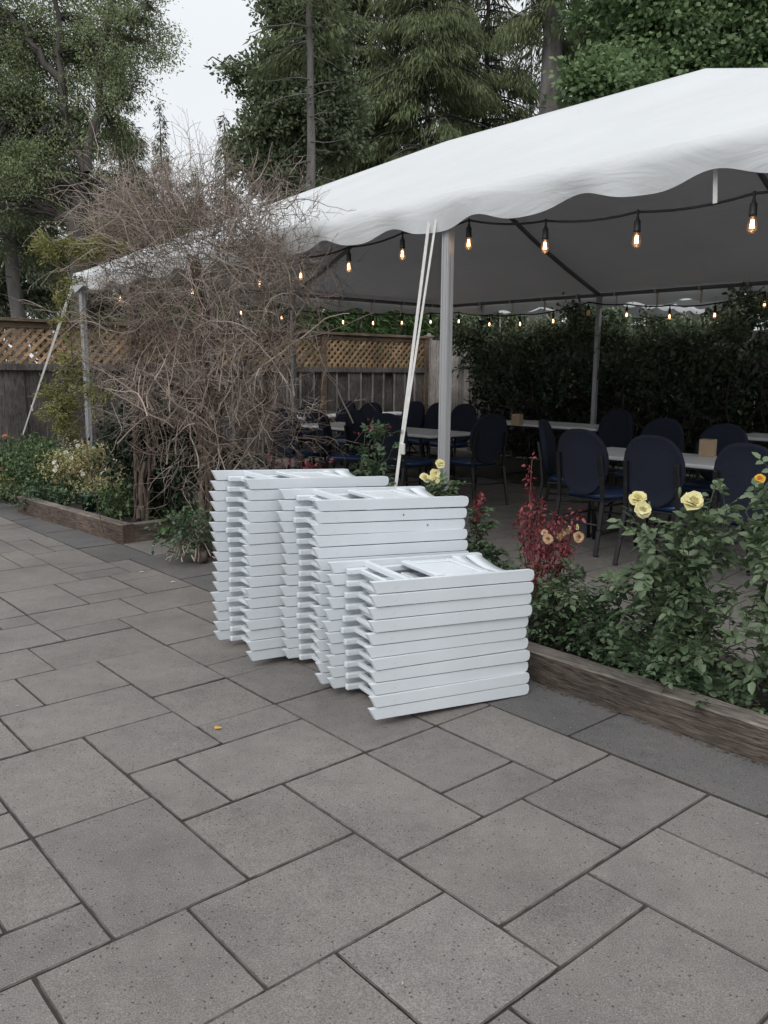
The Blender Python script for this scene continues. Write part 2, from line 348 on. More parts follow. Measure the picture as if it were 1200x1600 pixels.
# foliage
M['rose_leaf'] = leafmat('rose leaf', (.070, .105, .058), (.18, .24, .135), (.28, .31, .16), .45, .4, .2, 3.)
M['rose_leaf_dark'] = leafmat('dark rose leaf', (.04, .07, .036), (.105, .155, .082), None, .45, .4, .15, 3.)
M['rose_red'] = leafmat('maroon shoot leaf', (.11, .018, .024), (.28, .05, .06), None, .45, .4, .2, 5.)
M['petal_yellow'] = leafmat('yellow petal', (.76, .69, .34), (.88, .84, .56), None, .6, .2, .3, 9.)
M['petal_orange'] = leafmat('orange petal', (.72, .38, .05), (.80, .50, .10), None, .6, .2, .3, 9.)
M['petal_peach'] = leafmat('faded peach petal', (.52, .33, .20), (.68, .50, .33), None, .6, .2, .3, 9.)
M['petal_white'] = leafmat('white petal', (.62, .62, .52), (.78, .78, .70), None, .6, .2, .3, 9.)
M['petal_coral'] = leafmat('coral petal', (.42, .15, .09), (.52, .24, .15), None, .6, .2, .3, 9.)
M['stem'] = mat('green cane', (.05, .06, .03), .6, .3, 20)
M['stem_red'] = mat('red cane', (.13, .03, .025), .6, .3, 20)
M['twig'] = leafmat('bare twig', (.14, .105, .085), (.52, .44, .385), None, .9, .15, 0, 1.6)
M['thuja'] = leafmat('golden thuja', (.13, .135, .05), (.30, .29, .115), (.40, .385, .17), .7, .2, .2, 2.5)
M['gold_leaf'] = leafmat('golden spirea', (.30, .26, .12), (.56, .52, .29), (.72, .70, .52), .7, .2, .25, 4.)
M['green_leaf'] = leafmat('mid green leaf', (.05, .085, .035), (.14, .20, .085), (.21, .25, .12), .5, .35, .25, 2.)
M['hosta'] = leafmat('bright broad leaf', (.09, .19, .05), (.17, .32, .10), None, .4, .45, .3, 5.)
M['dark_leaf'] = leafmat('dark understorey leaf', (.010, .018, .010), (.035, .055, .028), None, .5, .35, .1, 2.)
M['climber'] = leafmat('climbing rose leaf', (.045, .075, .04), (.15, .21, .115), (.32, .38, .26), .45, .4, .2, 1.1)
M['lit_top_leaf'] = leafmat('lit hedge-top rose leaf', (.16, .21, .12), (.34, .40, .26), (.45, .50, .36), .45, .4, .25, 1.5)  # leaf colour with daylight on the hedge top painted in
M['maple'] = leafmat('maple leaf', (.085, .135, .06), (.20, .29, .13), None, .5, .3, .3, .5)
M['decid'] = leafmat('dark glossy leaf', (.095, .125, .070), (.21, .26, .145), (.31, .34, .22), .45, .4, .25, .5)
M['soft'] = leafmat('soft feathery foliage', (.15, .185, .095), (.28, .335, .175), (.36, .40, .25), .6, .2, .3, .45)
M['conifer'] = leafmat('drooping conifer spray', (.085, .11, .055), (.19, .225, .11), (.27, .285, .165), .7, .2, .2, .4)
M['conifer_dark'] = leafmat('dark conifer spray', (.065, .08, .055), (.15, .175, .105), None, .7, .2, .15, .4)
M['arbor'] = leafmat('arborvitae spray', (.045, .09, .032), (.13, .20, .07), None, .6, .2, .2, .7)

# ------------------------------------------------------------------ ground and patio
tag(MB().box((0, 40, -.13), (400, 400, .1)).build('ground', M['ground']), kind='structure')
bA = lambda j: (float(np.interp(j, range(11), [.74, .94, 1.135, 1.325, 1.52, 1.705, 1.895, 2.08, 2.27, 2.435, 2.60])) if 0 <= j <= 10 else (.74+.2*j if j < 0 else 2.60+(j-10)*.19))
aI = lambda i: (-1.88+.2033*i if i < 0 else -1.88+.198*i)
expl = [(-3,0,0,2),(-6,-3,0,2),(-6,-4,2,4),(-4,-2,2,3),(-4,-2,3,6),(-5,-4,4,6),(-2,0,2,4),(-2,1,4,6),(0,2,-1,1),(0,2,1,4),(-1,0,-3,0),
 (-3,-1,-1,0),(-4,-3,-2,0),(-8,-6,1,4),(-10,-8,2,4),(-10,-8,0,2),(-10,-7,4,6),(-7,-5,4,6),(-12,-10,3,6),(-12,-10,1,3),(-13,-12,4,6),(-15,-13,4,7),
 (-14,-12,2,4),(-16,-15,6,8),(-18,-16,6,8),(-18,-15,4,6),(-17,-15,8,10),(-15,-13,7,10),(-13,-10,6,8),(-13,-10,8,10),(-10,-8,6,8),(-8,-7,6,8),
 (-7,-5,6,8),(-5,-2,6,8),(-2,0,6,8),(-2,1,8,10),(0,1,6,8),(1,3,7,10),(1,3,4,7),(2,4,2,4),(3,4,4,6),(3,6,6,8),(3,5,8,10),(4,6,3,6),(2,5,0,2),
 (-3,-1,-3,-1),(-6,-4,-2,0),(-5,-2,8,10),(-8,-5,8,10),(-10,-8,8,10)]
I0, I1, J0, J1 = -95, 14, -14, 40
occ = {}; slabs = []
def put(i0, i1, j0, j1, k=0):
    for i in range(i0, i1):
        for j in range(j0, j1):
            if (i, j) in occ: return False
    for i in range(i0, i1):
        for j in range(j0, j1): occ[(i, j)] = 1
    slabs.append((i0, i1, j0, j1, k)); return True
for e in expl: put(*e)
for i in range(-21, I1-1, 4): put(i+1 if i > -21 else -20, i+5, 10, 12, 1)       # charcoal border row in front of the timber
for i in range(-95, -23, 4): put(i, i+4, 9, 11, 1)
put(-23, -20, 9, 11, 1)
shapes = [(2,3),(3,2),(2,2),(3,3),(2,1),(1,2),(3,2),(2,3),(3,1)]
for j in range(J0, J1):
    for i in range(I0, I1):
        if (i, j) in occ: continue
        random.shuffle(shapes)
        for s in shapes:
            if i+s[0] > I1+2 or (j < 9 and j+s[1] > 10 and i > -22): continue
            if put(i, i+s[0], j, j+s[1]): break
        else: put(i, i+1, j, j+1)
for nm, kk, mt in (('patio', 0, M['paver']), ('patio_border', 1, M['paver_dark'])):
    V = []; Q = []; MI = []; rg = random.Random(21+kk)
    for (i0, i1, j0, j1, k) in slabs:
        if k != kk: continue
        g = .0022+rg.random()*.0018; a0, a1, b0, b1 = aI(i0)+g, aI(i1)-g, bA(j0)+g, bA(j1)-g
        dz = [rg.gauss(0, .0009) for _ in range(4)]; z = rg.gauss(0, .0010); e = .0034
        near = (-4.5 < a0) and b0 < 3.3; stp = .035 if near else .4
        loop = []; cs = ((a0, b0), (a1, b0), (a1, b1), (a0, b1))
        for q in range(4):
            (xa, ya), (xb, yb) = cs[q], cs[(q+1) % 4]; nn = max(1, int(math.hypot(xb-xa, yb-ya)/stp))
            for t_ in range(nn):
                u = t_/nn; jx = rg.gauss(0, .0006) if near else 0
                if near and rg.random() < .012: jx -= rg.uniform(.001, .004)
                cr = .0028 if (t_ == 0 and near) else 0
                x, y = xa+(xb-xa)*u, ya+(yb-ya)*u
                cx, cy = (a0+a1)/2, (b0+b1)/2
                nx, ny = ((0, -1), (1, 0), (0, 1), (-1, 0))[q]
                x += nx*jx+(cx-x)/max(abs(cx-x), 1e-6)*cr*(1 if t_ == 0 else 0); y += ny*jx+(cy-y)/max(abs(cy-y), 1e-6)*cr*(1 if t_ == 0 else 0)
                loop.append((x, y))
        n = len(V); m_ = len(loop); cx, cy = (a0+a1)/2, (b0+b1)/2
        def zz_(x, y):
            u, v = (x-a0)/(a1-a0), (y-b0)/(b1-b0); return z+dz[0]*(1-u)*(1-v)+dz[1]*u*(1-v)+dz[3]*(1-u)*v+dz[2]*u*v
        for (x, y) in loop: V.append(AB(x, y, -.04))
        for (x, y) in loop: V.append(AB(x, y, zz_(x, y)-.0042))
        for (x, y) in loop:
            x2 = min(max(x, a0+e), a1-e); y2 = min(max(y, b0+e), b1-e); V.append(AB(x2, y2, zz_(x2, y2)))
        for q in range(m_):
            r = (q+1) % m_; Q.append((n+q, n+r, n+m_+r, n+m_+q)); Q.append((n+m_+q, n+m_+r, n+2*m_+r, n+2*m_+q)); MI += [1, 2]
        Q.append(tuple(range(n+2*m_, n+3*m_))); MI.append(0)
    me = bpy.data.meshes.new(nm); me.from_pydata([tuple(v) for v in V], [], Q); me.polygons.foreach_set('material_index', np.array(MI, np.int32))
    tag(link(nm, me, [mt, M['joint'], M['paver_edge'] if kk == 0 else M['joint']]), kind='structure')
c = AB(-10, 2.5, -.05)
tag(MB().box((c[0], c[1], -.0215), (30, 24, .03), rz=YW).build('joint_sand', M['joint']), kind='structure')

# ------------------------------------------------------------------ leaf and twig machinery
TPL = {
 'quad': (np.array([[0,0,0],[.45,.5,.06],[1,0,0],[.45,-.5,.06]]), [[0,1,2,3]]),
 'leaf': (np.array([[0,0,0],[.28,.42,.10],[.66,.36,.08],[1,0,-.06],[.66,-.36,.08],[.28,-.42,.10],[.3,0,0],[.68,0,-.01]]),
          [[0,6,1],[7,3,2],[0,5,6],[7,4,3],[6,7,2,1],[6,5,4,7]]),
 'strip': (np.array([[0,-.5,0],[0,.5,0],[.55,.45,-.02],[.55,-.45,-.02],[1,.08,-.12],[1,-.08,-.12]]), [[0,1,2,3],[3,2,4,5]]),
}
def unit(v): return v/np.maximum(np.linalg.norm(v, axis=-1, keepdims=True), 1e-9)
def leaf_arrays(pos, dirs, nrm, L, W, tpl='quad'):
    T, Fc = TPL[tpl]; n = len(pos)
    x = unit(dirs); y = unit(np.cross(nrm, x)+1e-6); z = np.cross(x, y)
    L = np.broadcast_to(L, (n,)); W = np.broadcast_to(W, (n,))
    V = (pos[:, None] + x[:, None]*(T[None, :, 0:1]*L[:, None, None]) + y[:, None]*(T[None, :, 1:2]*W[:, None, None]) + z[:, None]*(T[None, :, 2:3]*L[:, None, None]))
    off = (np.arange(n)*len(T))[:, None, None]; out = {}
    for f in Fc: out.setdefault(len(f), []).append(f)
    return V.reshape(-1, 3), [(np.array(fs)[None]+off).reshape(-1, k) for k, fs in out.items()]
def leaf_obj(name, pos, dirs, nrm, L, W, mt, parent=None, tpl='quad'):
    V, Fs = leaf_arrays(np.asarray(pos), np.asarray(dirs), np.asarray(nrm), L, W, tpl)
    return np_mesh(name, V, Fs, mt, parent)
def rdir(n, up=0.):
    v = rng.normal(size=(n, 3)); v[:, 2] += up; return unit(v)
def tubes_arrays(P, R, k=3):
    """P (n,K,3) polylines, R (n,K)"""
    n, K, _ = P.shape
    t = unit(np.gradient(P, axis=1)); ref = np.where(np.abs(t[..., 2:3]) > .9, [[[1., 0, 0]]], [[[0, 0, 1.]]])
    u = unit(np.cross(t, ref)); v = np.cross(t, u)
    ang = 2*PI*np.arange(k)/k
    V = P[:, :, None] + (u[:, :, None]*np.cos(ang)[None, None, :, None] + v[:, :, None]*np.sin(ang)[None, None, :, None])*R[:, :, None, None]
    idx = np.arange(n*K*k).reshape(n, K, k)
    a = idx[:, :-1]; b = idx[:, 1:]
    Q = np.stack([a, np.roll(a, -1, 2), np.roll(b, -1, 2), b], -1).reshape(-1, 4)
    return V.reshape(-1, 3), Q
def join_tubes(name, parts, mt, parent=None):
    Vs = []; Qs = []; o = 0
    for P, R, k in parts:
        V, Q = tubes_arrays(P, R, k); Vs.append(V); Qs.append(Q+o); o += len(V)
    return np_mesh(name, np.concatenate(Vs), [np.concatenate(Qs)], mt, parent, smooth=True)
def walk(start, d0, n, K, step, wob, grav=0.):
    P = np.zeros((n, K, 3)); P[:, 0] = start; d = unit(d0.copy())
    for k in range(1, K):
        d = unit(d + rng.normal(size=(n, 3))*wob + np.array([0, 0, grav])); P[:, k] = P[:, k-1] + d*step[:, None]
    return P

# ------------------------------------------------------------------ timber beds
def timber(x0, x1, y0, y1, z0, z1, seed=0):
    mb = MB(); r = random.Random(seed); n = max(2, int((x1-x0)/.06)); rings = []
    for i in range(n+1):
        x = x0+(x1-x0)*i/n; e = .007; 
        w1 = .003*math.sin(x*5+seed)+r.gauss(0, .0008); w2 = .003*math.sin(x*3.3+seed*2)+r.gauss(0, .0008); w3 = r.gauss(0, .001)
        pts = [(y0+w1, z0), (y1+w2, z0), (y1+w2, z1-e+w3), (y1-e+w2, z1+w3), ((y0+y1)/2, z1+w3+.002*math.sin(x*7)), (y0+e+w1, z1+w3), (y0+w1, z1-e+w3), (y0+w1-.002, (z0+z1)/2)]
        rings.append([mb.bm.verts.new((x, p, q)) for p, q in pts])
    for a, b in zip(rings, rings[1:]):
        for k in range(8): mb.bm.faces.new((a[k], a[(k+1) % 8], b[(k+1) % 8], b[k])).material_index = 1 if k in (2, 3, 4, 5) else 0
    mb.bm.faces.new(rings[0]); mb.bm.faces.new(rings[-1][::-1]); return mb
bed = thing('raised_bed', 'weathered timber edging of the rose bed running from the white stacks to the lower right', 'raised bed', AB(-5.0, 2.965, 0), YW)
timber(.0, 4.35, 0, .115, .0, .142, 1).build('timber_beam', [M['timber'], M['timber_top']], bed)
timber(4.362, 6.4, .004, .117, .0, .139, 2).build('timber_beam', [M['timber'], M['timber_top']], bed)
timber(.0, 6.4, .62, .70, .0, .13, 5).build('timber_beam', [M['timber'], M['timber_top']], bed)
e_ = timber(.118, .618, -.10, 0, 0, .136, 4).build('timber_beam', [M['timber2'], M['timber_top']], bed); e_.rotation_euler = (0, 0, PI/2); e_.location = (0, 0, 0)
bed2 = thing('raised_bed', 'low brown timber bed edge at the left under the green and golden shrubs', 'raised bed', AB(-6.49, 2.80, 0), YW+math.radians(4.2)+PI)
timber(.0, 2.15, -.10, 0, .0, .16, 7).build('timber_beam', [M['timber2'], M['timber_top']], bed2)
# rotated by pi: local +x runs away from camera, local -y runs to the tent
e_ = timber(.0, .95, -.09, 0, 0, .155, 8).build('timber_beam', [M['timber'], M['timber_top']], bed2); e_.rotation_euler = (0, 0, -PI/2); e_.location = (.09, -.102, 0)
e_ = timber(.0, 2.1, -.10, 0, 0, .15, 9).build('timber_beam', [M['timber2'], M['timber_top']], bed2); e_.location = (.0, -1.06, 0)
def soil_patch(name, a0, a1, b0, b1, z, seed=0):
    na, nb = int((a1-a0)/.05)+1, int((b1-b0)/.05)+1; g = np.random.default_rng(seed)
    A_, B_ = np.meshgrid(np.linspace(a0, a1, na), np.linspace(b0, b1, nb), indexing='ij')
    Z = z+g.normal(size=A_.shape)*.006+.012*np.sin(A_*6)*np.cos(B_*8)
    V = A_[..., None]*dA+B_[..., None]*dB+Z[..., None]*np.array([0, 0, 1.])
    idx = np.arange(na*nb).reshape(na, nb); Q = np.stack([idx[:-1, :-1], idx[1:, :-1], idx[1:, 1:], idx[:-1, 1:]], -1).reshape(-1, 4)
    return tag(np_mesh(name, V.reshape(-1, 3), [Q], M['soil'], smooth=True), kind='structure')
soil_patch('soil', -4.98, 1.38, 3.07, 3.60, .06, 1)
soil_patch('soil', -8.6, -6.5, 2.85, 3.86, .09, 2)
soil_patch('soil', -11.35, -8.6, 2.75, 3.86, .05, 3)
# bark chips lying in the beds
nch = 900; a_ = rng.uniform(-4.9, 0, nch); b_ = rng.uniform(3.09, 3.58, nch)
pp = a_[:, None]*dA+b_[:, None]*dB+np.array([0, 0, .078])
tag(leaf_obj('bark_mulch', pp, rdir(nch)*[1, 1, .25], rdir(nch, 3), rng.uniform(.015, .04, nch), rng.uniform(.008, .018, nch), M['bark']), 'brown bark chips scattered on the rose bed soil', 'mulch', kind='stuff')
nch = 240; a_ = rng.uniform(-2.4, -.9, nch); b_ = 2.955-np.abs(rng.normal(0, .012, nch))
pp = a_[:, None]*dA+b_[:, None]*dB+np.array([0, 0, .006])
tag(leaf_obj('bark_litter', pp, rdir(nch)*[1, 1, .1], rdir(nch, 4), rng.uniform(.006, .02, nch), rng.uniform(.004, .009, nch), M['bark_vine']), 'crumbs of bark along the foot of the right timber edging', 'litter', kind='stuff')

nch = 170; a_ = rng.uniform(-7, .6, nch); b_ = rng.uniform(0.0, 2.9, nch)
pp = a_[:, None]*dA+b_[:, None]*dB+np.array([0, 0, .005])
tag(leaf_obj('paving_litter', pp, rdir(nch)*[1, 1, .1], rdir(nch, 4), rng.uniform(.004, .014, nch), rng.uniform(.003, .006, nch), M['twig']), 'tiny bits of twig and leaf scattered over the paving', 'litter', kind='stuff')
# ------------------------------------------------------------------ tent
S = 3.05; EH = 2.508; RH = 3.93; TL = 3*S; TW = 2*S
tent = thing('party_tent', 'large white canopy tent with scalloped valance over the dining tables', 'tent', AB(-10.041, 3.876, 0), YW)
def slope(p0, p1, q1, q0, ns, ntt, Vl, Fl, sag=.05):
    p0, p1, q1, q0 = map(np.array, (p0, p1, q1, q0)); base = len(Vl)
    for t in range(ntt+1):
        for s in range(ns+1):
            u, v = s/ns, t/ntt
            P = (p0*(1-u)+p1*u)*(1-v)+(q0*(1-u)+q1*u)*v
            L = np.linalg.norm(p1-p0)*u
            P = P.copy(); P[2] -= sag*math.sin(PI*v)**.8*(.35+.65*math.sin(PI*u)) * (1 if 0 < u < 1 else 0)
            P[2] += .012*math.sin(L*4.1+v*3)*math.sin(PI*v)*math.exp(-3*v)*(0 if u in (0, 1) else 1)
            P[2] -= .012*(1-abs(math.sin(PI*L/S)))*0
            Vl.append(P)
    for t in range(ntt):
        for s in range(ns):
            i = base+t*(ns+1)+s; Fl.append((i, i+1, i+ns+2, i+ns+1))
Vl, Fl = [], []
c0, c1, c2, c3 = (0, 0, EH), (TL, 0, EH), (TL, TW, EH), (0, TW, EH); r0, r1 = (S, S, RH), (2*S, S, RH)
slope(c0, c1, r1, r0, 60, 24, Vl, Fl, .09); slope(c1, c2, r1, r1, 40, 24, Vl, Fl, .07); slope(c2, c3, r0, r1, 60, 24, Vl, Fl, .09); slope(c3, c0, r0, r0, 40, 24, Vl, Fl, .07)
bm = bmesh.new(); vv = [bm.verts.new(tuple(v)) for v in Vl]
for f in Fl: bm.faces.new([vv[i] for i in f])
bmesh.ops.remove_doubles(bm, verts=bm.verts, dist=.002); bmesh.ops.dissolve_degenerate(bm, dist=.001, edges=bm.edges)
bmesh.ops.recalc_face_normals(bm, faces=bm.faces)
me = bpy.data.meshes.new('roof_cover'); bm.to_mesh(me); bm.free()
for p in me.polygons: p.use_smooth = True
link('roof_cover', me, M['canopy'], tent)
ml = me.copy(); ml.materials.clear()
for v in ml.vertices: v.co.z -= .012
link('underside_tone', ml, M['underside_tone'], tent)  # added under-layer, coloured to set the brightness of the shaded underside
Vl, Fl = [], []
per = [(0, 0), (TL, 0), (TL, TW), (0, TW), (0, 0)]; lens = [TL, TW, TL, TW]; NV = 7
tot = sum(lens); n = int(tot/.03); ring = []
for i in range(n):
    d = tot*i/n; L = d; k = 0
    while L > lens[k]: L -= lens[k]; k += 1
    p, q = np.array(per[k]), np.array(per[k+1]); u = L/lens[k]; P = p*(1-u)+q*u; out = np.array([(q-p)[1], -(q-p)[0]])/lens[k]
    cd = min(L, lens[k]-L)
    ph = ((L-.30) % .7625)/.7625
    dep = .150+.064*(1-abs(math.cos(PI*ph))**3.2) + .006*math.sin(L*2.3+k)
    for j in range(NV+1):
        t = j/NV
        o = .004+.034*math.sin(min(1, t*2.5)*PI/2)+.012*t*math.sin(2*PI*ph+k)+.008*t*math.sin(L*13)*t
        o += -.02*t*t
        Vl.append((P[0]+out[0]*o, P[1]+out[1]*o, EH+.010*(1-t)-dep*t-.012*math.sin(PI*t)*.0))
for i in range(n):
    for j in range(NV):
        a, b = i*(NV+1)+j, ((i+1) % n)*(NV+1)+j; Fl.append((a, b, b+1, a+1))
vo = np_mesh('valance', np.array(Vl), [np.array(Fl)], M['canopy'], tent, smooth=True)
def post(x, y, h=EH-.06):
    mb = MB(); q = .030
    mb.box((x, y, h/2+.006), (q*2, q*2, h), bev=.006, seg=2)
    for sx, sy in ((1, 0), (-1, 0), (0, 1), (0, -1)):
        for t in (-.5, .5): mb.box((x+sx*(q+.002)+sy*q*t, y+sy*(q+.002)+sx*q*t, h/2), (.004 if sx else .012, .004 if sy else .012, h-.02))
    mb.box((x, y, .006), (.15, .15, .010), bev=.002)
    return mb
pz = EH-.045
for (x, y) in [(i*S, yy) for i in range(4) for yy in (0, TW)]+[(0, S), (TL, S)]:
    xx = min(max(x, .06), TL-.06); yy = min(max(y, .06), TW-.06)
    o = post(xx, yy).build('leg', M['alu'], tent)
    o['label'] = 'upright post carrying the canopy'
def pipe(p, q, r=.026): return MB().tube([p, q], r, 10)
e = .06
for p, q in (((e, e), (TL-e, e)), ((TL-e, e), (TL-e, TW-e)), ((TL-e, TW-e), (e, TW-e)), ((e, TW-e), (e, e))):
    pipe((*p, pz), (*q, pz)).build('eave_pipe', M['alu_dark'], tent)
    L = math.dist(p, q); ux, uy = (q[0]-p[0])/L, (q[1]-p[1])/L
    drop = .13 if p[1] == q[1] == e else .2
    for k in range(int(L/.61)):
        cx, cy = p[0]+ux*(k*.61+.3), p[1]+uy*(k*.61+.3)
        mb = MB(); mb.tube([(cx-ux*.012, cy-uy*.012, pz), (cx+ux*.012, cy+uy*.012, pz)], .033, 10)
        ox, oy = uy, -ux
        mb.box((cx+ox*.045, cy+oy*.045, pz+.02-drop/2), (.018 if abs(ux) > .5 else .024, .018 if abs(uy) > .5 else .024, drop))
        mb.build('tie_strap', M['strap'], tent)
for p, q in (((0, 0), r0), ((0, TW), r0), ((TL, 0), r1), ((TL, TW), r1), ((S, 0), r0), ((2*S, 0), r1), ((S, TW), r0), ((2*S, TW), r1), ((0, S), r0), ((TL, S), r1)):
    px = min(max(p[0], e), TL-e), min(max(p[1], e), TW-e)
    pts = []
    for k in range(9):
        t = k/8; sg = .11*math.sin(PI*t) if True else 0
        pts.append((px[0]*(1-t)+q[0]*t, px[1]*(1-t)+q[1]*t, pz*(1-t)+(RH-.06)*t-sg*(.9 if p[0] in (S, 2*S) or p[1] == S else .12)))
    MB().tube(pts, .027, 10).build('rafter', M['alu_dark'], tent)
pipe((S, S, RH-.07), (2*S, S, RH-.07)).build('ridge_pipe', M['alu_dark'], tent)
for (x, y, l, dx) in ((7.9, .02, .23, -.02), (8.65, .02, .2, .02)):
    MB().box((x, y+.02, EH-.06-l/2), (.022, .003, l), ry=dx*3).build('loose_strap', M['strap'], tent)
# guy straps (part of the tent): from the eave to a stake
def strap(top, foot, off=.0):
    top, foot = Vector(top), Vector(foot); mb = MB()
    mb.bar(top, foot, .019, .003, upv=(1, -1, .2))
    mb.bar(top+Vector((.062, 0, -.01)), top.lerp(foot, .62)+Vector((.010, 0, 0)), .014, .003, upv=(1, -1, .2))
    mb.box(top.lerp(foot, .62)+Vector((.02, 0, 0)), (.034, .02, .07), bev=.004)
    mb.tube([foot+Vector((0, 0, .12)), foot+Vector((0, 0, -.02))], .012, 8)
    return mb
def to_tent(p):
    d = np.array(p)-AB(-10.041, 3.876, 0); return (float(d@dA), float(d@dB), float(p[2]))
N_foot = pln(597, 950, 'b', 3.32); N_foot[2] = .05
strap((2*S-.09, -.02, EH-.12), to_tent(N_foot)).build('guy_strap', M['strap'], tent)
L_foot = gp(15, 742); strap((.0-.02, -.02, EH-.10), to_tent(L_foot)).build('guy_strap', M['strap'], tent)

# ------------------------------------------------------------------ festoon lights
def festoon(name, label, pts, bulbs, drop=.05, cr=.0065):
    """pts: world polyline of the cord; bulbs: (index position on cord as world point, lit)"""
    t = thing(name, label, 'string lights', (0, 0, 0))
    sm = []
    for p, q in zip(pts, pts[1:]):
        for k in range(6):
            u = k/6; L = np.linalg.norm(np.array(q)-np.array(p)); r = np.array(p)*(1-u)+np.array(q)*u; r[2] -= L*.035*4*u*(1-u); sm.append(r)
    sm.append(np.array(pts[-1])); MB().tube(sm, cr, 6).build('cord', M['cord'], t)
    for (p, lit) in bulbs:
        x, y, z = p
        s = MB().lathe([(.006, 0), (.008, -.012), (.006, -.03), (.011, -.05), (.017, -.056), (.018, -.10), (.020, -.104), (.016, -.115)], (x, y, z+.01), 12)
        so_ = s.build('socket', M['cord'], t)
        zz = z-.105
        MB().lathe([(.012, 0), (.013, -.006), (.021, -.026), (.025, -.044), (.0235, -.058), (.015, -.072), (.004, -.077)], (x, y, zz), 14).build('bulb', M['bulb'], so_)
        if lit:
            mb = MB(); 
            for k in range(4):
                an = PI/4+k*PI/2; mb.tube([(x+.004*math.cos(an), y+.004*math.sin(an), zz-.014), (x+.009*math.cos(an), y+.009*math.sin(an), zz-.052)], .0034, 6)
            mb.build('filament', M['filament'], so_)
    return t
FB = 3.876+.11
def on_b(px, py, b=FB): return pln(px, py, 'b', b)
# front string, hung just inside the front eave: cord attach points then lamps (px,py of cord above bulb)
fl = [(187, 447), (300, 432), (405, 415), (470, 402), (545, 386), (629, 364), (733, 344), (853, 345), (997, 331), (1179, 302), (1420, 250)]
fp = [on_b(135, 440)]+[on_b(x, y) for x, y in fl]
festoon('festoon_lights', 'black cord with glowing amber bulbs along the near eave of the tent', fp, [(p, True) for p in fp[1:]])
bx = 3.876+TW-.10; ax = -10.041+.10
bl = [(376, 472, 'a'), (440, 480, 'a'), (536, 488, 'a'), (583, 490, 'a'), (628, 490, 'a'), (673, 489, 'a'), (717, 488, 'b'), (765, 492, 'b'), (813, 491, 'b'), (865, 486, 'b'), (920, 472, 'b'), (980, 475, 'b'), (1047, 477, 'b'), (1118, 474, 'b'), (1196, 456, 'b')]
bp_ = [pln(x, y, k, ax if k == 'a' else bx) for x, y, k in bl]
festoon('festoon_lights', 'string of small lit bulbs hung below the far eaves above the lattice fence and hedge', bp_, [(p, i != 10) for i, p in enumerate(bp_)], cr=.009)
# ------------------------------------------------------------------ folded white chairs in three stacks
def folding_chair():
    t = thing('folding_chair', 'x', 'folding chair')
    W = .405; Lr = .81; hh = .0487; th = .022
    def railpoly():
        p = [(.030, 0), (0, hh)]
        r = .0235
        p2 = [(Lr-r+r*abs(math.sin(a))**.62, hh/2+(hh/2)*math.copysign(abs(math.cos(a))**.62, math.cos(a))) for a in np.linspace(0, PI, 11)]
        return p+p2
    for y0 in (0, W-th):
        MB().prism(railpoly(), y0, y0+th, .0022).build('rail', M['resin'], t, smooth=False)
    for y0 in (.030, W-.030-.022):
        mb = MB(); mb.bar((.080, y0+.011, .008), (.60, y0+.011, .014), .026, .026, bev=.005); mb.build('rear_leg', M['resin'], t)
    MB().bar((.150, .028, .006), (.150, W-.028, .006), .022, .018, bev=.003).build('stretcher', M['resin'], t)
    MB().bar((.185, th-.003, .034), (.185, W-th+.003, .034), .026, .024, bev=.003).build('stretcher', M['resin'], t)
    # seat: frame ring with a raised inner pad
    mb = MB(); x0, x1, y0, y1 = .335, .61, .0585, W-.0585; zc = .033
    mb.box(((x0+.0225), W/2, zc+.004), (.045, y1-y0, .020), bev=.004); mb.box((x1-.02, W/2, zc+.002), (.04, y1-y0, .018), bev=.004)
    mb.box(((x0+x1)/2+.0025, y0+.02, zc+.001), (x1-x0-.085, .04, .016), bev=.003); mb.box(((x0+x1)/2+.0025, y1-.02, zc+.001), (x1-x0-.085, .04, .016), bev=.003)
    st = mb.build('seat', M['resin'], t)
    MB().box(((x0+x1)/2+.003, W/2, zc-.002), (x1-x0-.088, y1-y0-.084, .012), bev=.005, seg=2).build('seat_pad', M['resin_pad'], st)
    # curved back panels
    mb = MB(); n = 14
    for (xa, xb, dp) in ((.635, .70, .012), (.715, .795, .016)):
        top = []; bot = []
        for k in range(n+1):
            y = th-.002+(W-2*th+.004)*k/n; z = .043-dp*2*math.sin(PI*k/n)
            top.append((mb.bm.verts.new((xa, y, z)), mb.bm.verts.new((xb, y, z-.003)))); bot.append((mb.bm.verts.new((xa, y, z-.010)), mb.bm.verts.new((xb, y, z-.013))))
        for k in range(n):
            mb.bm.faces.new((top[k][0], top[k][1], top[k+1][1], top[k+1][0])); mb.bm.faces.new((bot[k][0], bot[k+1][0], bot[k+1][1], bot[k][1]))
            mb.bm.faces.new((top[k][0], top[k+1][0], bot[k+1][0], bot[k][0])); mb.bm.faces.new((top[k][1], bot[k][1], bot[k+1][1], top[k+1][1]))
    mb.build('backrest', M['resin'], t, smooth=True)
    return t
ORD = ['top', 'second', 'third', 'fourth', 'fifth', 'sixth', 'seventh', 'eighth', 'ninth', 'tenth', 'eleventh', 'twelfth', 'thirteenth', 'fourteenth', 'fifteenth', 'sixteenth', 'bottom']
fc = folding_chair(); first = True
tilt = math.radians(2.75); pitch = .0522
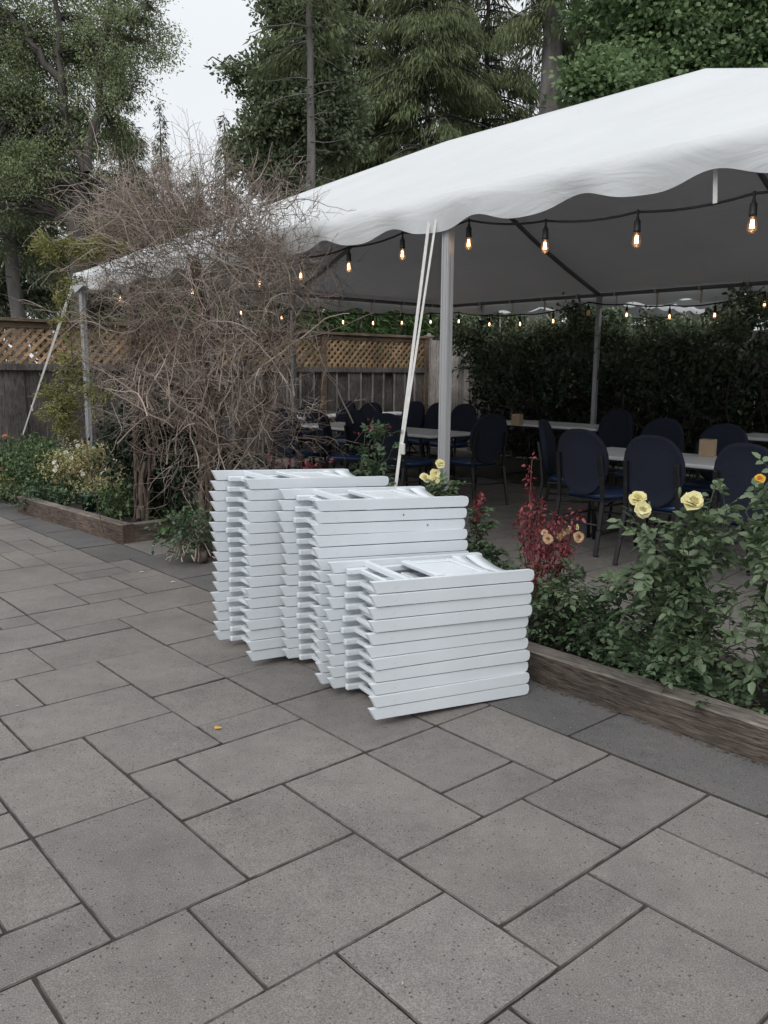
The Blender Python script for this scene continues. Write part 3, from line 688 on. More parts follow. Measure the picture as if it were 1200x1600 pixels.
for (x, y, ang, n, nm, grp, ph) in ((-.056, 3.16, 29.6, 11, 'lowest front stack', 'folding chairs in the lowest front stack', 0), (-.300, 3.545, 29.6, 16, 'middle stack', 'folding chairs in the middle stack', 1.), (-.652, 3.835, 34.5, 17, 'tallest rear stack', 'folding chairs in the tallest rear stack', 2.)):
    for k in range(n):
        top = n-1-k
        od = 'topmost' if top == 0 else ('bottom' if top == n-1 else ORD[top]+' from the top')
        lb = f'white folding chair lying flat, {od} of the {nm}'
        o = fc if first else dup(fc); first = False
        j = random.gauss(0, .0035); jy = random.gauss(0, .0025)
        dx = .006*math.sin(k*.8+ph)+j - (.0 if k > 3 else 0); an = math.radians(ang+random.gauss(0, .35)+.4*math.sin(k*.5+ph))
        ca, sa = math.cos(an), math.sin(an)
        o.location = (x+ca*dx-sa*jy, y+sa*dx+ca*jy, .0395+k*pitch*math.cos(tilt))
        o.rotation_euler = (0, tilt+math.radians(random.gauss(0, .10)), an)
        o['label'] = lb; o['group'] = grp
        if (nm.startswith('middle') and top in (1, 2)):
            s = MB().tube([(.0, -.0015, 0), (0, .003, 0)], .0042, 10).build('screw', M['screw'], o); s.location = ((.455 if top == 1 else .595), 0, .026)

# ------------------------------------------------------------------ banquet chairs
def back_outline(n=28):
    pts = []
    for k in range(n):       # oval back: wide dome, narrower foot
        a = 2*PI*k/n; cx, cz = math.sin(a), math.cos(a)
        w_ = .235*(1 if cz > -.1 else 1-.26*(-cz-.1))
        x = w_*math.copysign(abs(cx)**.80, cx); z = .72+.265*math.copysign(abs(cz)**.86, cz)
        pts.append((x, z))
    return pts
def banquet_chair():
    """origin on the floor under the seat, faces +Y (back on -Y)"""
    t = thing('banquet_chair', 'x', 'chair')
    MB()
    mb = MB(); o1 = back_outline(); n = len(o1)
    def curve(x, z): return -.235-.16*(z-.45)+.9*x*x*.55
    layers = [(0, -.012, .90), (0, -.026, .985), (0, -.016, 1.0), (0, .010, 1.), (0, .022, .985), (0, .032, .90)]
    rings = []
    for _, dy, s in layers:
        rings.append([mb.bm.verts.new((x*s, curve(x*s, z)+dy, .72+(z-.72)*s)) for x, z in o1])
    for a, b in zip(rings, rings[1:]):
        for k in range(n): mb.bm.faces.new((a[k], a[(k+1) % n], b[(k+1) % n], b[k]))
    for rg, sgn in ((rings[0], -1), (rings[-1], 1)):
        prev = rg
        for s in (.6, .3):
            cur = [mb.bm.verts.new((x*s, curve(x*s, .72+(z-.72)*s)+(-.014 if sgn < 0 else .036), .72+(z-.72)*s)) for x, z in o1]
            for k in range(n): mb.bm.faces.new((prev[k], prev[(k+1) % n], cur[(k+1) % n], cur[k]))
            prev = cur
        mb.bm.faces.new(prev)
    mb.build('backrest', M['fabric_blue'], t, smooth=True)
    # seat pad
    mb = MB(); rings = []; n = 32
    for z, s in ((.425, .90), (.43, .97), (.45, 1.), (.468, .975), (.482, .9), (.490, .6), (.492, .25)):
        rg = []
        for k in range(n):
            a = 2*PI*k/n; x = .235*math.copysign(abs(math.sin(a))**.55, math.sin(a)); y = .225*math.copysign(abs(math.cos(a))**.55, math.cos(a))
            x *= 1+.06*(y/.225); rg.append(mb.bm.verts.new((x*s, y*s+.01, z)))
        rings.append(rg)
    for a, b in zip(rings, rings[1:]):
        for k in range(n): mb.bm.faces.new((a[k], a[(k+1) % n], b[(k+1) % n], b[k]))
    mb.bm.faces.new(rings[0]); mb.bm.faces.new(rings[-1]); mb.build('seat', M['vinyl_blue'], t, smooth=True)
    for sx in (-1, 1):
        # rear leg runs up beside the back
        P = [(.222*sx, -.345, .0), (.215*sx, -.30, .2), (.207*sx, -.262, .42), (.203*sx, -.282, .62), (.197*sx, -.315, .79)]
        mb = MB()
        for p, q in zip(P, P[1:]): mb.bar(p, q, .034, .024, bev=.005, upv=(0, 1, 0))
        lg = mb.build('leg', M['steel_black'], t)
        MB().tube([(.225*sx, -.331, .012), (.225*sx, -.333, .0)], .018, 8).build('foot_cap', M['steel_black'], lg)
        MB().tube([(.205*sx, .245, .0), (.200*sx, .20, .25), (.200*sx, .175, .425)], .014, 8).build('leg', M['steel_black'], t)
        MB().tube([(.21*sx, -.275, .26), (.20*sx, .195, .26)], .009, 8).build('stretcher', M['steel_black'], t)
    MB().tube([(-.20, .198, .26), (.20, .198, .26)], .009, 8).build('stretcher', M['steel_black'], t)
    MB().tube([(-.22, -.28, .235), (.22, -.28, .235)], .009, 8).build('stretcher', M['steel_black'], t)
    MB().bar((0, -.22, .418), (0, .20, .418), .42, .016, bev=.004).build('seat_frame', M['steel_black'], t)
    return t
bc = banquet_chair(); first = True
# (top-of-back pixel, facing relative to tent axes in degrees (0 = +B), label)
NEAR = 'blue chairs along the near long side of the nearest table'
CH = [
 (905, 672, 0, 'blue round-back chair seen from behind, beside the red rose shoots', NEAR, 0),
 (1018, 682, 3, 'blue round-back chair seen from behind, just behind the pair of yellow roses', NEAR, 0),
 (1166, 695, -2, 'blue round-back chair at the right edge, beside the tissue box', NEAR, 0),
 (848, 657, -62, 'dark blue chair turned sideways at the far end of the nearest table', None, 0),
 (770, 648, 80, 'dark chair with its back to the table end, right of the near tent post', None, 0),
 (604, 647, 4, 'dark chair on the near side of the long table, just left of the leaning strap', None, 0),
 (553, 641, -6, 'dark chair on the near side of the long table, behind the small leafy rose', None, 0),
 (500, 641, -48, 'navy chair turned sideways with its curved back tilting over the long table', None, 0),
 (441, 640, 10, 'navy chair half hidden behind the bare twigs at the long table', None, 0),
]
FAR = [
 (487, 627, 180, 'dark chair beyond the long table, nearest the twiggy vine', -35),
 (545, 627, 175, 'dark chair beyond the long table in front of the pale fence gaps', 0),
 (582, 630, 185, 'dark chair beyond the long table, right beside the pale fence gaps', 0),
 (650, 628, 180, 'dark chair beyond the long table, left of the near tent post', 0),
 (688, 630, 178, 'dark chair directly behind the near tent post', 0),
 (728, 632, 182, 'dark chair right of the near tent post below the pale boards', 0),
 (968, 641, 178, 'dark chair beyond the nearest table, just right of the far tent post', 0),
 (1040, 655, 180, 'dark chair beyond the nearest table, left of the tissue box', 0),
 (1135, 664, 183, 'dark chair beyond the nearest table, right of the tissue box', 0),
]
def chair_at(px, py, face, label, grp):
    global first
    o = bc if first else dup(bc); first = False
    top = gp(px, py, .975); rz = YW+math.radians(face)
    # top of the back is at local (0,-.32)
    o.location = (top[0]-math.sin(rz)*.32, top[1]+math.cos(rz)*.32, .002); o.rotation_euler = (0, 0, rz)
    o['label'] = label
    if grp: o['group'] = grp
    elif 'group' in o: del o['group']
    return o
for c_ in CH: chair_at(c_[0], c_[1], c_[2], c_[3], c_[4])
for c_ in FAR: chair_at(c_[0], c_[1], c_[2], c_[3], 'dark chairs on the far sides of the tables')

# ------------------------------------------------------------------ folding tables
def table(a0, b0, L, W, lab, rz=0., n=True):
    t = thing('folding_table', lab, 'table', AB(a0, b0, 0), YW+rz, 'white folding tables under the tent')
    MB().box((L/2, W/2, .722), (L, W, .034), bev=.012, seg=3).build('tabletop', M['table'], t)
    mb = MB()
    mb.bar((.05, .06, .695), (L-.05, .06, .695), .02, .02).bar((.05, W-.06, .695), (L-.05, W-.06, .695), .02, .02).build('apron', M['steel_black'], t)
    for x in (.25, L-.25):
        mb = MB()
        for y in (.1, W-.1): mb.tube([(x, y, .0), (x, y, .70)], .0145, 8)
        mb.tube([(x, .1, .25), (x, W-.1, .25)], .011, 8); mb.tube([(x, .1, .015), (x, W-.1, .015)], .0145, 8)
        mb.build('leg', M['steel_black'], t)
        MB().tube([(x, W/2, .26), (L/2+(x-L/2)*.35, W/2, .70)], .010, 8).build('brace', M['steel_black'], t)
    return t
table(-4.52, 5.96, 2.44, .76, 'white folding table on the right with a tissue box near its middle')
table(-8.94, 6.22, 2.44, .76, 'long white table whose corner shows left of the near tent post', math.radians(1.5))
table(-10.05, 7.15, 2.44, .70, 'narrow strip of white table farthest left, below the pale fence gaps', PI/2)
table(-7.95, 8.75, 1.83, .76, 'dim tabletop in the middle distance beside the far tent post')
table(-4.62, 9.0, 1.83, .76, 'small glimpse of white table at the right edge in the shade')
def tissue(px, py, lab, s=.115):
    p = gp(px, py, .7395); t = thing('tissue_box', lab, 'tissue box', p, YW+.25)
    MB().box((0, 0, s*.62), (s, s, s*1.24), bev=.004, seg=2).build('box', M['cardboard'], t)
    return t
tissue(1105, 713, 'tan cube tissue box on the nearest white table')
tissue(808, 664, 'dim tan tissue box on the table left of the far tent post')

# ------------------------------------------------------------------ lattice-topped fence at the far end (runs along +B)
FA = -11.4; FBc = 10.9
def lattice_fence(b0, b1, top, lab):
    t = thing('lattice_fence', lab, 'fence', AB(FA, b0, 0), YW+PI/2); L = b1-b0
    zb, zt = top-.57, top-.06
    MB().bar((0, 0, top-.02), (L, 0, top-.02), .15, .04, bev=.004).build('top_rail', M['cedar_rail'], t)
    MB().bar((0, .0, zt-.02), (L, .0, zt-.02), .05, .075, bev=.003).build('top_rail', M['cedar_rail'], t)
    MB().bar((0, .0, zb-.045), (L, .0, zb-.045), .11, .085, bev=.004).build('middle_rail', M['fence'], t)
    MB().bar((0, .03, .25), (L, .03, .25), .04, .09).build('bottom_rail', M['fence'], t)
    n = int(L/2.35)+1; edges = [L-.05-2.35*k for k in range(n+1) if L-.05-2.35*k > 2.6]
    for x in edges: MB().box((x, -.005, (top-.05)/2), (.095, .095, top-.05), bev=.004).build('post', M['cedar_rail'], t)
    for e1 in edges:
        x1, x0 = e1-.05, (max(0, e1-2.30) if e1 > min(edges)+.01 else 0.)
        if x1-x0 < .3: continue
        for (sy, sg) in ((-.012, 1), (.004, -1)):
            mb = MB(); hh = zt-.05-zb; x = x0-hh
            while x < x1:
                p, q = ((x, zb), (x+hh, zt-.05)) if sg > 0 else ((x+hh, zb), (x, zt-.05))
                (xa, za), (xb, zb_) = p, q
                def clipx(xa, za, xb, zb_, X, hi):
                    if hi and xb > X: tt = (X-xa)/(xb-xa); return xa, za, X, za+(zb_-za)*tt
                    if not hi and xa < X: tt = (X-xa)/(xb-xa); return X, za+(zb_-za)*tt, xb, zb_
                    return xa, za, xb, zb_
                if xa > xb: xa, za, xb, zb_ = xb, zb_, xa, za
                if xb > x0 and xa < x1:
                    xa, za, xb, zb_ = clipx(xa, za, xb, zb_, x1, True); xa, za, xb, zb_ = clipx(xa, za, xb, zb_, x0, False)
                    if math.hypot(xb-xa, zb_-za) > .03: mb.bar((xa, sy+.004, za), (xb, sy+.004, zb_), .009, .040, upv=(0, 0, 1))
                x += .125
            mb.build('lattice', M['cedar'], t)
    mb = MB(); x = 0; k = 0
    r = random.Random(3); gaps = []
    while x < L-.12:
        wd = r.uniform(.235, .27); far = x > 4.2
        dpt = (-.012 if k % 2 else .020)
        mb.box((x+wd/2, dpt, (zb-.09)/2+.03), (wd-(.0 if not far else .035), .018, zb-.09-.02+r.gauss(0, .004)), rx=r.gauss(0, .006))
        if far: gaps.append(x+wd)
        x += wd; k += 1
    mb.build('board', M['fence'], t)
    mb = MB()
    for g_ in gaps[1:]: mb.box((g_-.016, -.026, (zb-.09)/2+.03), (.034, .012, zb-.12))  # added pale strips painting the light seen between the boards
    mb.build('gap_light_strip', M['fence_light'], t)
    return t
lattice_fence(1.2, FBc, 2.05, 'grey board fence with a tan lattice top at the far end of the tent')
# back board fence running along A behind the climbers
t = thing('board_fence', 'pale weathered board fence right of the lattice, mostly buried in climbing roses', 'fence', AB(FA+.06, FBc+.02, 0), YW)
mb = MB(); mb2 = MB(); x = .02; r = random.Random(5); L = 10.2
while x < L:
    wd = r.uniform(.135, .15); (mb if x < 2.0 else mb2).box((x+wd/2, (.012 if r.random() < .3 else 0), 1.0), (wd-.008, .018, 1.96+r.gauss(0, .004))); x += wd
mb.build('board', M['fence_light'], t)
mb2.build('board', M['fence'], t)  # darker boards: shade under the climbers is put into their colour
MB().bar((0, .03, .4), (L, .03, .4), .04, .09).build('rail', M['fence'], t); MB().bar((0, .03, 1.7), (L, .03, 1.7), .04, .09).build('rail', M['fence'], t)
for x in (-.06, 2.4, 4.85, 7.3, 9.7):
    p = MB().box((x, .02, 1.02), (.1, .1, 2.04), bev=.004).build('post', M['fence_light'], t)
    MB().box((x, .02, 2.055), (.14, .14, .025), bev=.004).box((x, .02, 2.09), (.09, .09, .05), bev=.01, taper=.5).build('cap', M['fence_light'], p)

# neighbouring canopy just visible over the hedge
def far_canopy(a0, b0, Lx, Wy, eh, rh, lab):
    t = thing('garden_canopy', lab, 'canopy', AB(a0, b0, 0), YW)
    mb = MB(); N = 40
    def ring(z, ins, sc):
        out = []
        for (x0, y0), (x1, y1) in zip(((0, 0), (Lx, 0), (Lx, Wy), (0, Wy)), ((Lx, 0), (Lx, Wy), (0, Wy), (0, 0))):
            for k in range(N):
                u = k/N; x = x0+(x1-x0)*u; y = y0+(y1-y0)*u
                x = Lx/2+(x-Lx/2)*ins; y = Wy/2+(y-Wy/2)*ins
                out.append((x, y, z-sc*abs(math.sin(PI*u*5))))
        return [mb.bm.verts.new(p) for p in out]
    R_ = [ring(eh-.14, 1.004, .06), ring(eh, 1.0, 0), ring(eh+(rh-eh)*.35, .72, 0), ring(rh-.05, .12, 0), ring(rh, .02, 0)]
    for a, b in zip(R_, R_[1:]):
        n = len(a)
        for k in range(n): mb.bm.faces.new((a[k], a[(k+1) % n], b[(k+1) % n], b[k]))
    mb.build('roof_cover', M['canopy'], t, smooth=True)
    for x in (.08, Lx-.08):
        for y in (.08, Wy-.08): MB().tube([(x, y, 0), (x, y, eh)], .02, 8).build('leg', M['alu_dark'], t)
    return t
far_canopy(-12.0, 13.4, 3.0, 3.0, 2.80, 3.7, 'white canopy peeking over the hedge right of the near tent post')
far_canopy(-8.6, 13.4, 3.0, 3.0, 2.84, 3.8, 'white canopy peeking over the hedge right of the far tent post')
far_canopy(-5.3, 13.4, 3.0, 3.0, 2.84, 3.8, 'white canopy over the hedge at the right edge')

# ------------------------------------------------------------------ roses and other bed plants
def petals(mb, c, r, axis, n_layers=4, seed=0):
    g = random.Random(seed); ax = Vector(axis).normalized(); u = ax.orthogonal().normalized(); v = ax.cross(u); c = Vector(tuple(c))
    for ly in range(n_layers):
        f = ly/(n_layers-1); n = [6, 6, 5, 4, 4][ly] if ly < 5 else 3
        rr0 = r*(1-.60*f); op = math.radians(70-58*f)      # opening angle from the axis
        for k in range(n):
            an = 2*PI*(k+.5*(ly % 2))/n+g.uniform(-.2, .2)+ly; d = u*math.cos(an)+v*math.sin(an); s = ax.cross(d)
            o2 = op+g.uniform(-.28, .22); rr = rr0*g.uniform(.82, 1.15); tw = g.uniform(-.5, .5); grid = []
            for i in range(5):
                tt = i/4; th = o2*(.35+.65*tt)+(.25*tt*tt if ly < 2 else -.25*tt*tt)
                rad = rr*tt; P = c+d*(math.sin(th)*rad)+ax*(math.cos(th)*rad*1.05-.15*r*(1-f))
                wd = rr*(.30+.55*math.sin(PI*min(1, tt*.8+.08)))*(1.0 if i < 4 else .75)
                row = []
                for j in range(4):
                    q = (j/3-.5)*2; row.append(mb.bm.verts.new(P+s*(q*wd)+(ax*math.sin(th)-d*math.cos(th))*(rr*.30*q*q)+ax*(g.uniform(-.09, .09)*r*tt+tw*q*tt*rr*.25)))
                grid.append(row)
            for i in range(4):
                for j in range(3):
                    f_ = mb.bm.faces.new((grid[i][j], grid[i][j+1], grid[i+1][j+1], grid[i+1][j])); f_.smooth = True
def flower(parent, base, p, r, mt, axis=(0, -.5, .85), seed=0, layers=4, name='flower'):
    mb = MB(); q = Vector(tuple(p))-Vector(tuple(base)); petals(mb, q, r, axis, layers, seed)
    bmesh.ops.recalc_face_normals
    me = bpy.data.meshes.new(name); mb.bm.to_mesh(me); mb.bm.free(); return link(name, me, mt, parent)
def compound(att, dirs, rl, ls, pairs=2):
    """leaflet arrays for compound leaves at points att heading dirs"""
    n = len(att); Pp, Dd, Nn, Ll = [], [], [], []
    side = unit(np.cross(dirs, [0, 0, 1.])+rng.normal(size=(n, 3))*.15); nrm = unit(np.cross(side, dirs)+rng.normal(size=(n, 3))*.25)
    nrm[nrm[:, 2] < 0] *= -1
    droop = np.array([0, 0, -1.])
    Pp.append(att+dirs*rl[:, None]+droop*rl[:, None]*.12); Dd.append(unit(dirs+droop*.25)); Nn.append(nrm); Ll.append(ls)
    for k in range(pairs):
        f = .42+.4*k
        for sg in (-1, 1):
            Pp.append(att+dirs*(rl*f)[:, None]+droop*(rl*f*f*.1)[:, None]); Dd.append(unit(side*sg+dirs*.55+rng.normal(size=(n, 3))*.2+droop*.12)); Nn.append(unit(nrm+rng.normal(size=(n, 3))*.25)); Ll.append(ls*(.78+.1*k))
    return np.concatenate(Pp), np.concatenate(Dd), np.concatenate(Nn), np.concatenate(Ll)
def rose(label, base, canes, mt, ls=.05, dens=34, pairs=2, cat='rose bush', group=None, stem='stem', fol='foliage', extra=0, name='rose_bush', low=.12, thick=.005, wander=.35):
    base = np.array(base); t = thing(name, label, cat, base, 0, group)
    Ps, Rs, A_, D_ = [], [], [], []
    for tip in canes:
        tip = np.array(tip)-base; K = 14; b0 = rng.normal(size=3)*[.05, .05, 0]; d0 = tip-b0
        mid = b0+d0*.5+np.array([d0[0]*-.15, d0[1]*-.15, abs(d0[2])*.12])+rng.normal(size=3)*.03
        u = np.linspace(0, 1, K)[:, None]; P = (1-u)**2*b0+2*u*(1-u)*mid+u**2*tip; P += rng.normal(size=P.shape)*.005
        Ps.append(P); Rs.append(np.linspace(thick, thick*.4, K)); L = np.linalg.norm(tip)
        m_ = max(4, int(L*dens)); uu = low+(1-low)*rng.random(m_)**.75; ii = uu*(K-1); i0 = np.minimum(ii.astype(int), K-2); fr = (ii-i0)[:, None]
        pt = P[i0]*(1-fr)+P[i0+1]*fr; d = rdir(m_, .25); A_.append(pt+d*0); D_.append(d)
        # side shoots carry extra leaves
        for _ in range(int(extra*L)):
            k = rng.integers(4, K-1); sd = unit(rng.normal(size=3)+[0, 0, .5]); ln = rng.uniform(.06, .16)
            Q = P[k]+sd*np.linspace(0, ln, K)[:, None]+rng.normal(size=(K, 3))*.002; Ps.append(Q); Rs.append(np.linspace(thick*.5, thick*.25, K))
            m2 = 4; A_.append(Q[rng.integers(K//3, K, m2)]); D_.append(rdir(m2, .2))
    A_ = np.concatenate(A_); D_ = np.concatenate(D_); n = len(A_)
    rl = rng.uniform(.6, 1.3, n)*ls*1.6; P, D, Nn, L = compound(A_, D_, rl, ls*rng.uniform(.65, 1.2, n), pairs)
    leaf_obj(fol, P, D, Nn, L, L*.66, M[mt], t, 'leaf')
    # rachises
    R2 = np.stack([A_, A_+D_*(rl*.5)[:, None], A_+D_*rl[:, None]+np.array([0, 0, -.1])*rl[:, None]], 1)
    join_tubes('stem', [(np.array(Ps), np.array(Rs), 5), (R2, np.full((n, 3), .0012), 3)], M[stem], t)
    return t, base
def tb(px, py, b): return pln(px, py, 'b', b)
# big rose on the right with pale yellow flowers
tips = [(1003, 800, 3.30), (1082, 795, 3.36), (1040, 830, 3.4), (1118, 765, 3.44), (1098, 800, 3.5), (1150, 800, 3.42), (1066, 850, 3.3), (1120, 850, 3.36), (1150, 880, 3.3), (1030, 880, 3.3),
        (985, 880, 3.34), (960, 900, 3.38), (940, 925, 3.42), (975, 940, 3.3), (1020, 940, 3.2), (1075, 930, 3.2), (1120, 930, 3.24), (1160, 940, 3.2), (1000, 985, 3.2), (1060, 985, 3.14), (1120, 1000, 3.14), (1165, 1000, 3.2), (1090, 870, 3.5), (1010, 860, 3.5), (1140, 960, 3.4), (1010, 900, 3.45), (990, 1010, 3.3)]
rb, bs = rose('large green rose bush with three pale yellow blooms in the right bed', AB(-1.80, 3.32, .07), [tb(*q) for q in tips], 'rose_leaf', .060, 15, extra=5)
flower(rb, bs, tb(997, 779, 3.27), .036, M['petal_yellow'], (-.3, -.6, .7), 1); flower(rb, bs, tb(1003, 797, 3.25), .038, M['petal_yellow'], (.0, -.9, .4), 2); flower(rb, bs, tb(1082, 785, 3.31), .045, M['petal_yellow'], (.1, -.65, .75), 3, 5)
for (x, y) in ((1062, 768), (1014, 790)):
    q = tb(x, y, 3.3)-bs; MB().lathe([(.002, -.03), (.006, -.01), (.008, 0), (.005, .014), (.001, .02)], tuple(q), 8).build('bud', M['rose_leaf'], rb)
# right edge rose with an orange bloom
tips = [(1190, 760, 3.3), (1165, 800, 3.35), (1195, 800, 3.3), (1215, 780, 3.3), (1180, 850, 3.3), (1205, 860, 3.2), (1230, 820, 3.3), (1190, 900, 3.2), (1215, 930, 3.15), (1180, 960, 3.14), (1210, 1000, 3.12), (1240, 900, 3.3), (1190, 1040, 3.12), (1170, 1060, 3.14), (1230, 1060, 3.14), (1160, 1010, 3.14), (1200, 1085, 3.13)]
rb, bs = rose('green rose at the right edge carrying one small orange bloom', AB(-1.24, 3.30, .07), [tb(*q) for q in tips], 'rose_leaf', .060, 18, extra=6)
flower(rb, bs, tb(1187, 749, 3.27), .022, M['petal_orange'], (-.2, -.6, .7), 4)
# low dark growth between
tips = [(930, 960, 3.3), (900, 940, 3.35), (955, 985, 3.2), (985, 1020, 3.15), (925, 1000, 3.2), (1010, 1045, 3.14), (960, 1025, 3.2), (1045, 1040, 3.13), (890, 975, 3.4), (905, 905, 3.4), (940, 930, 3.4), (1070, 1065, 3.13), (1030, 1010, 3.3), (1100, 1080, 3.13), (1085, 1040, 3.15), (870, 940, 3.45), (1125, 1095, 3.12), (1150, 1110, 3.12), (1110, 1060, 3.2), (1060, 1080, 3.12), (1000, 1060, 3.12), (1175, 1115, 3.10), (1140, 1075, 3.2)]
rose('low dark green rose foliage spilling toward the timber in the right bed', AB(-2.15, 3.32, .07), [tb(*q) for q in tips], 'rose_leaf_dark', .044, 40, extra=14)
# red new growth
rb, bs = rose('rose with tall maroon young shoots and faded peach blooms just right of the lowest stack', AB(-2.62, 3.33, .07), [tb(*q) for q in [(812, 870, 3.36), (865, 905, 3.3), (905, 880, 3.3), (840, 925, 3.25), (880, 925, 3.2), (825, 900, 3.3), (900, 860, 3.4), (850, 950, 3.2), (815, 930, 3.3), (870, 960, 3.2), (835, 980, 3.15)]], 'rose_leaf', .040, 34, extra=9)
red = [(831, 718, 3.36), (829, 760, 3.38), (822, 790, 3.36), (848, 775, 3.34), (842, 800, 3.3), (865, 800, 3.32), (880, 805, 3.3), (905, 796, 3.3), (895, 825, 3.28), (835, 830, 3.28), (855, 840, 3.26), (870, 845, 3.28), (820, 820, 3.34), (840, 870, 3.24), (812, 795, 3.4), (888, 840, 3.33), (858, 820, 3.4)]
Ps, Rs, A_, D_ = [], [], [], []
for q in red:
    tip = tb(*q)-bs; K = 14; u = np.linspace(0, 1, K)[:, None]; b0 = rng.normal(size=3)*[.03, .03, 0]; mid = b0+(tip-b0)*.55+[-.1*tip[0], -.1*tip[1], .03]
    P = (1-u)**2*b0+2*u*(1-u)*mid+u**2*tip+rng.normal(size=(K, 3))*.003; Ps.append(P[6:]); Rs.append(np.linspace(.004, .002, K)[6:])
    k = 26; ii = rng.uniform(7.5, 13, k) if q[1] > 730 else rng.uniform(7.5, 13, k); i0 = np.minimum(ii.astype(int), K-2); A_.append(P[i0]+(P[i0+1]-P[i0])*(ii-i0)[:, None]); D_.append(rdir(k, .1))
join_tubes('red_shoot', [(np.array(Ps), np.array(Rs), 5)], M['stem_red'], rb)
A_ = np.concatenate(A_); D_ = np.concatenate(D_); rl = rng.uniform(.02, .045, len(A_)); P, D, Nn, L = compound(A_, unit(D_+[0, 0, -.25]), rl, rng.uniform(.018, .034, len(A_)), 1)
D = unit(D+[0, 0, -.5]); leaf_obj('red_foliage', P, D, Nn, L, L*.52, M['rose_red'], rb, 'leaf')
for i, (x, y, r_, mt) in enumerate(((856, 842, .026, 'petal_peach'), (878, 834, .022, 'petal_peach'), (887, 828, .018, 'petal_peach'), (904, 839, .026, 'petal_peach'), (901, 823, .014, 'petal_yellow'), (872, 840, .018, 'petal_peach'), (851, 833, .016, 'petal_peach'))):
    flower(rb, bs, tb(x, y, 3.22), r_, M[mt], (random.uniform(-1.2, 1.2), -.5, random.uniform(-.2, .9)), 10+i, 4)
# yellow rose behind the middle stack, by the near post
rb, bs = rose('rose with a cluster of yellow blooms beside the near tent post', AB(-3.72, 3.42, .07), [tb(*q) for q in [(684, 740, 3.42), (672, 760, 3.4), (700, 748, 3.4), (708, 762, 3.4), (690, 765, 3.36), (665, 765, 3.42), (678, 790, 3.4), (705, 790, 3.4), (710, 770, 3.45)]], 'rose_leaf', .045, 26, extra=5)
for i, (x, y, r_, mt) in enumerate(((688, 725, .030, 'petal_yellow'), (680, 740, .027, 'petal_yellow'), (664, 747, .029, 'petal_yellow'), (679, 749, .033, 'petal_yellow'))):
    flower(rb, bs, tb(x, y, 3.38-.01*i), r_, M[mt], (random.uniform(-.3, .3), -.7, .6), 20+i, 4)
# small bush with red tips right of the middle stack
rb, bs = rose('small rose with a few red tips between the middle and lowest stacks', AB(-3.05, 3.40, .07), [tb(*q) for q in [(745, 800, 3.4), (752, 815, 3.4), (742, 840, 3.36), (758, 850, 3.36), (745, 870, 3.34), (765, 870, 3.3), (780, 880, 3.3), (735, 820, 3.45), (775, 860, 3.36)]], 'rose_leaf_dark', .040, 30, extra=8)
Q = np.array([tb(x, y, 3.38)-bs for x, y in ((751, 770), (747, 778), (743, 792), (751, 785), (745, 805), (740, 812), (749, 800), (752, 776), (742, 800), (746, 790))]); Q = np.repeat(Q, 5, 0)+rng.normal(size=(50, 3))*.012
leaf_obj('red_foliage', Q, rdir(50, -.3), rdir(50, .6), .03, .016, M['rose_red'], rb, 'leaf')
P_r = np.linspace(tb(744, 840, 3.38)-bs, tb(751, 768, 3.38)-bs, 6)[None]; join_tubes('red_shoot', [(P_r, np.full((1, 6), .003), 5)], M['stem_red'], rb)
# tall thin dark rose in front of the tables
rb, bs = rose('thin dark rose with maroon top leaves standing before the blue chairs, behind the tallest stack', AB(-4.20, 3.46, .07), [tb(*q) for q in [(572, 665, 3.46), (575, 690, 3.46), (590, 690, 3.46), (605, 665, 3.46), (562, 720, 3.5), (600, 700, 3.4), (580, 720, 3.4), (612, 705, 3.5), (590, 740, 3.44), (570, 745, 3.44), (610, 740, 3.44)]], 'rose_leaf_dark', .046, 8, extra=2, low=.5)
Q = np.array([tb(x, y, 3.44)-bs for x, y in ((570, 660), (577, 665), (560, 675), (580, 672), (608, 665))]); Q = np.repeat(Q, 2, 0)+rng.normal(size=(10, 3))*.015
leaf_obj('red_foliage', Q, rdir(10, 0), rdir(10, .8), .035, .02, M['rose_red'], rb, 'leaf')
# reddish low plant at the foot of the vine
rb, bs = rose('low plant with dull red leaves just behind the tallest stack', AB(-4.95, 3.45, .07), [tb(x, y, 3.45) for x, y in [(470, 710), (485, 715), (500, 722), (455, 718), (440, 722), (478, 725), (515, 725), (495, 735)]], 'rose_red', .028, 9, extra=2, stem='stem_red')

# ---- left bed
def mound(label, c, rad, n, ls, mt, name, cat, asp=.6, tpl='leaf', up=.4, stems=40, stem='stem', group=None, clump=.09, nclump=60):
    c = np.array(c, float); base = np.array([c[0], c[1], .05]); t = thing(name, label, cat, base, 0, group); rad = np.array(rad)
    cc = rdir(nclump, .25)*(rng.random((nclump, 1))**.35)*rad+(c-base)
    cc[:, 2] = np.maximum(cc[:, 2], .08); k = rng.integers(0, nclump, n)
    pos = cc[k]+rng.normal(size=(n, 3))*clump*[1, 1, .6]; pos[:, 2] = np.maximum(pos[:, 2], .03)
    leaf_obj('foliage', pos, rdir(n, .1), rdir(n, 1.3), rng.uniform(.6, 1.25, n)*ls, rng.uniform(.6, 1.2, n)*ls*asp, M[mt], t, tpl)
    ends = cc[rng.integers(0, nclump, stems)]; K = 8; u = np.linspace(0, 1, K)[None, :, None]; b0 = rng.normal(size=(stems, 1, 3))*[.12, .12, 0]
    P = b0+(ends[:, None]-b0)*u+rng.normal(size=(stems, K, 3))*.012
    join_tubes('stem', [(P, np.broadcast_to(np.linspace(.006, .0025, K), (stems, K)), 4)], M[stem], t); return t, base
def spot(px, py, Y): return atd(px, py, Y)
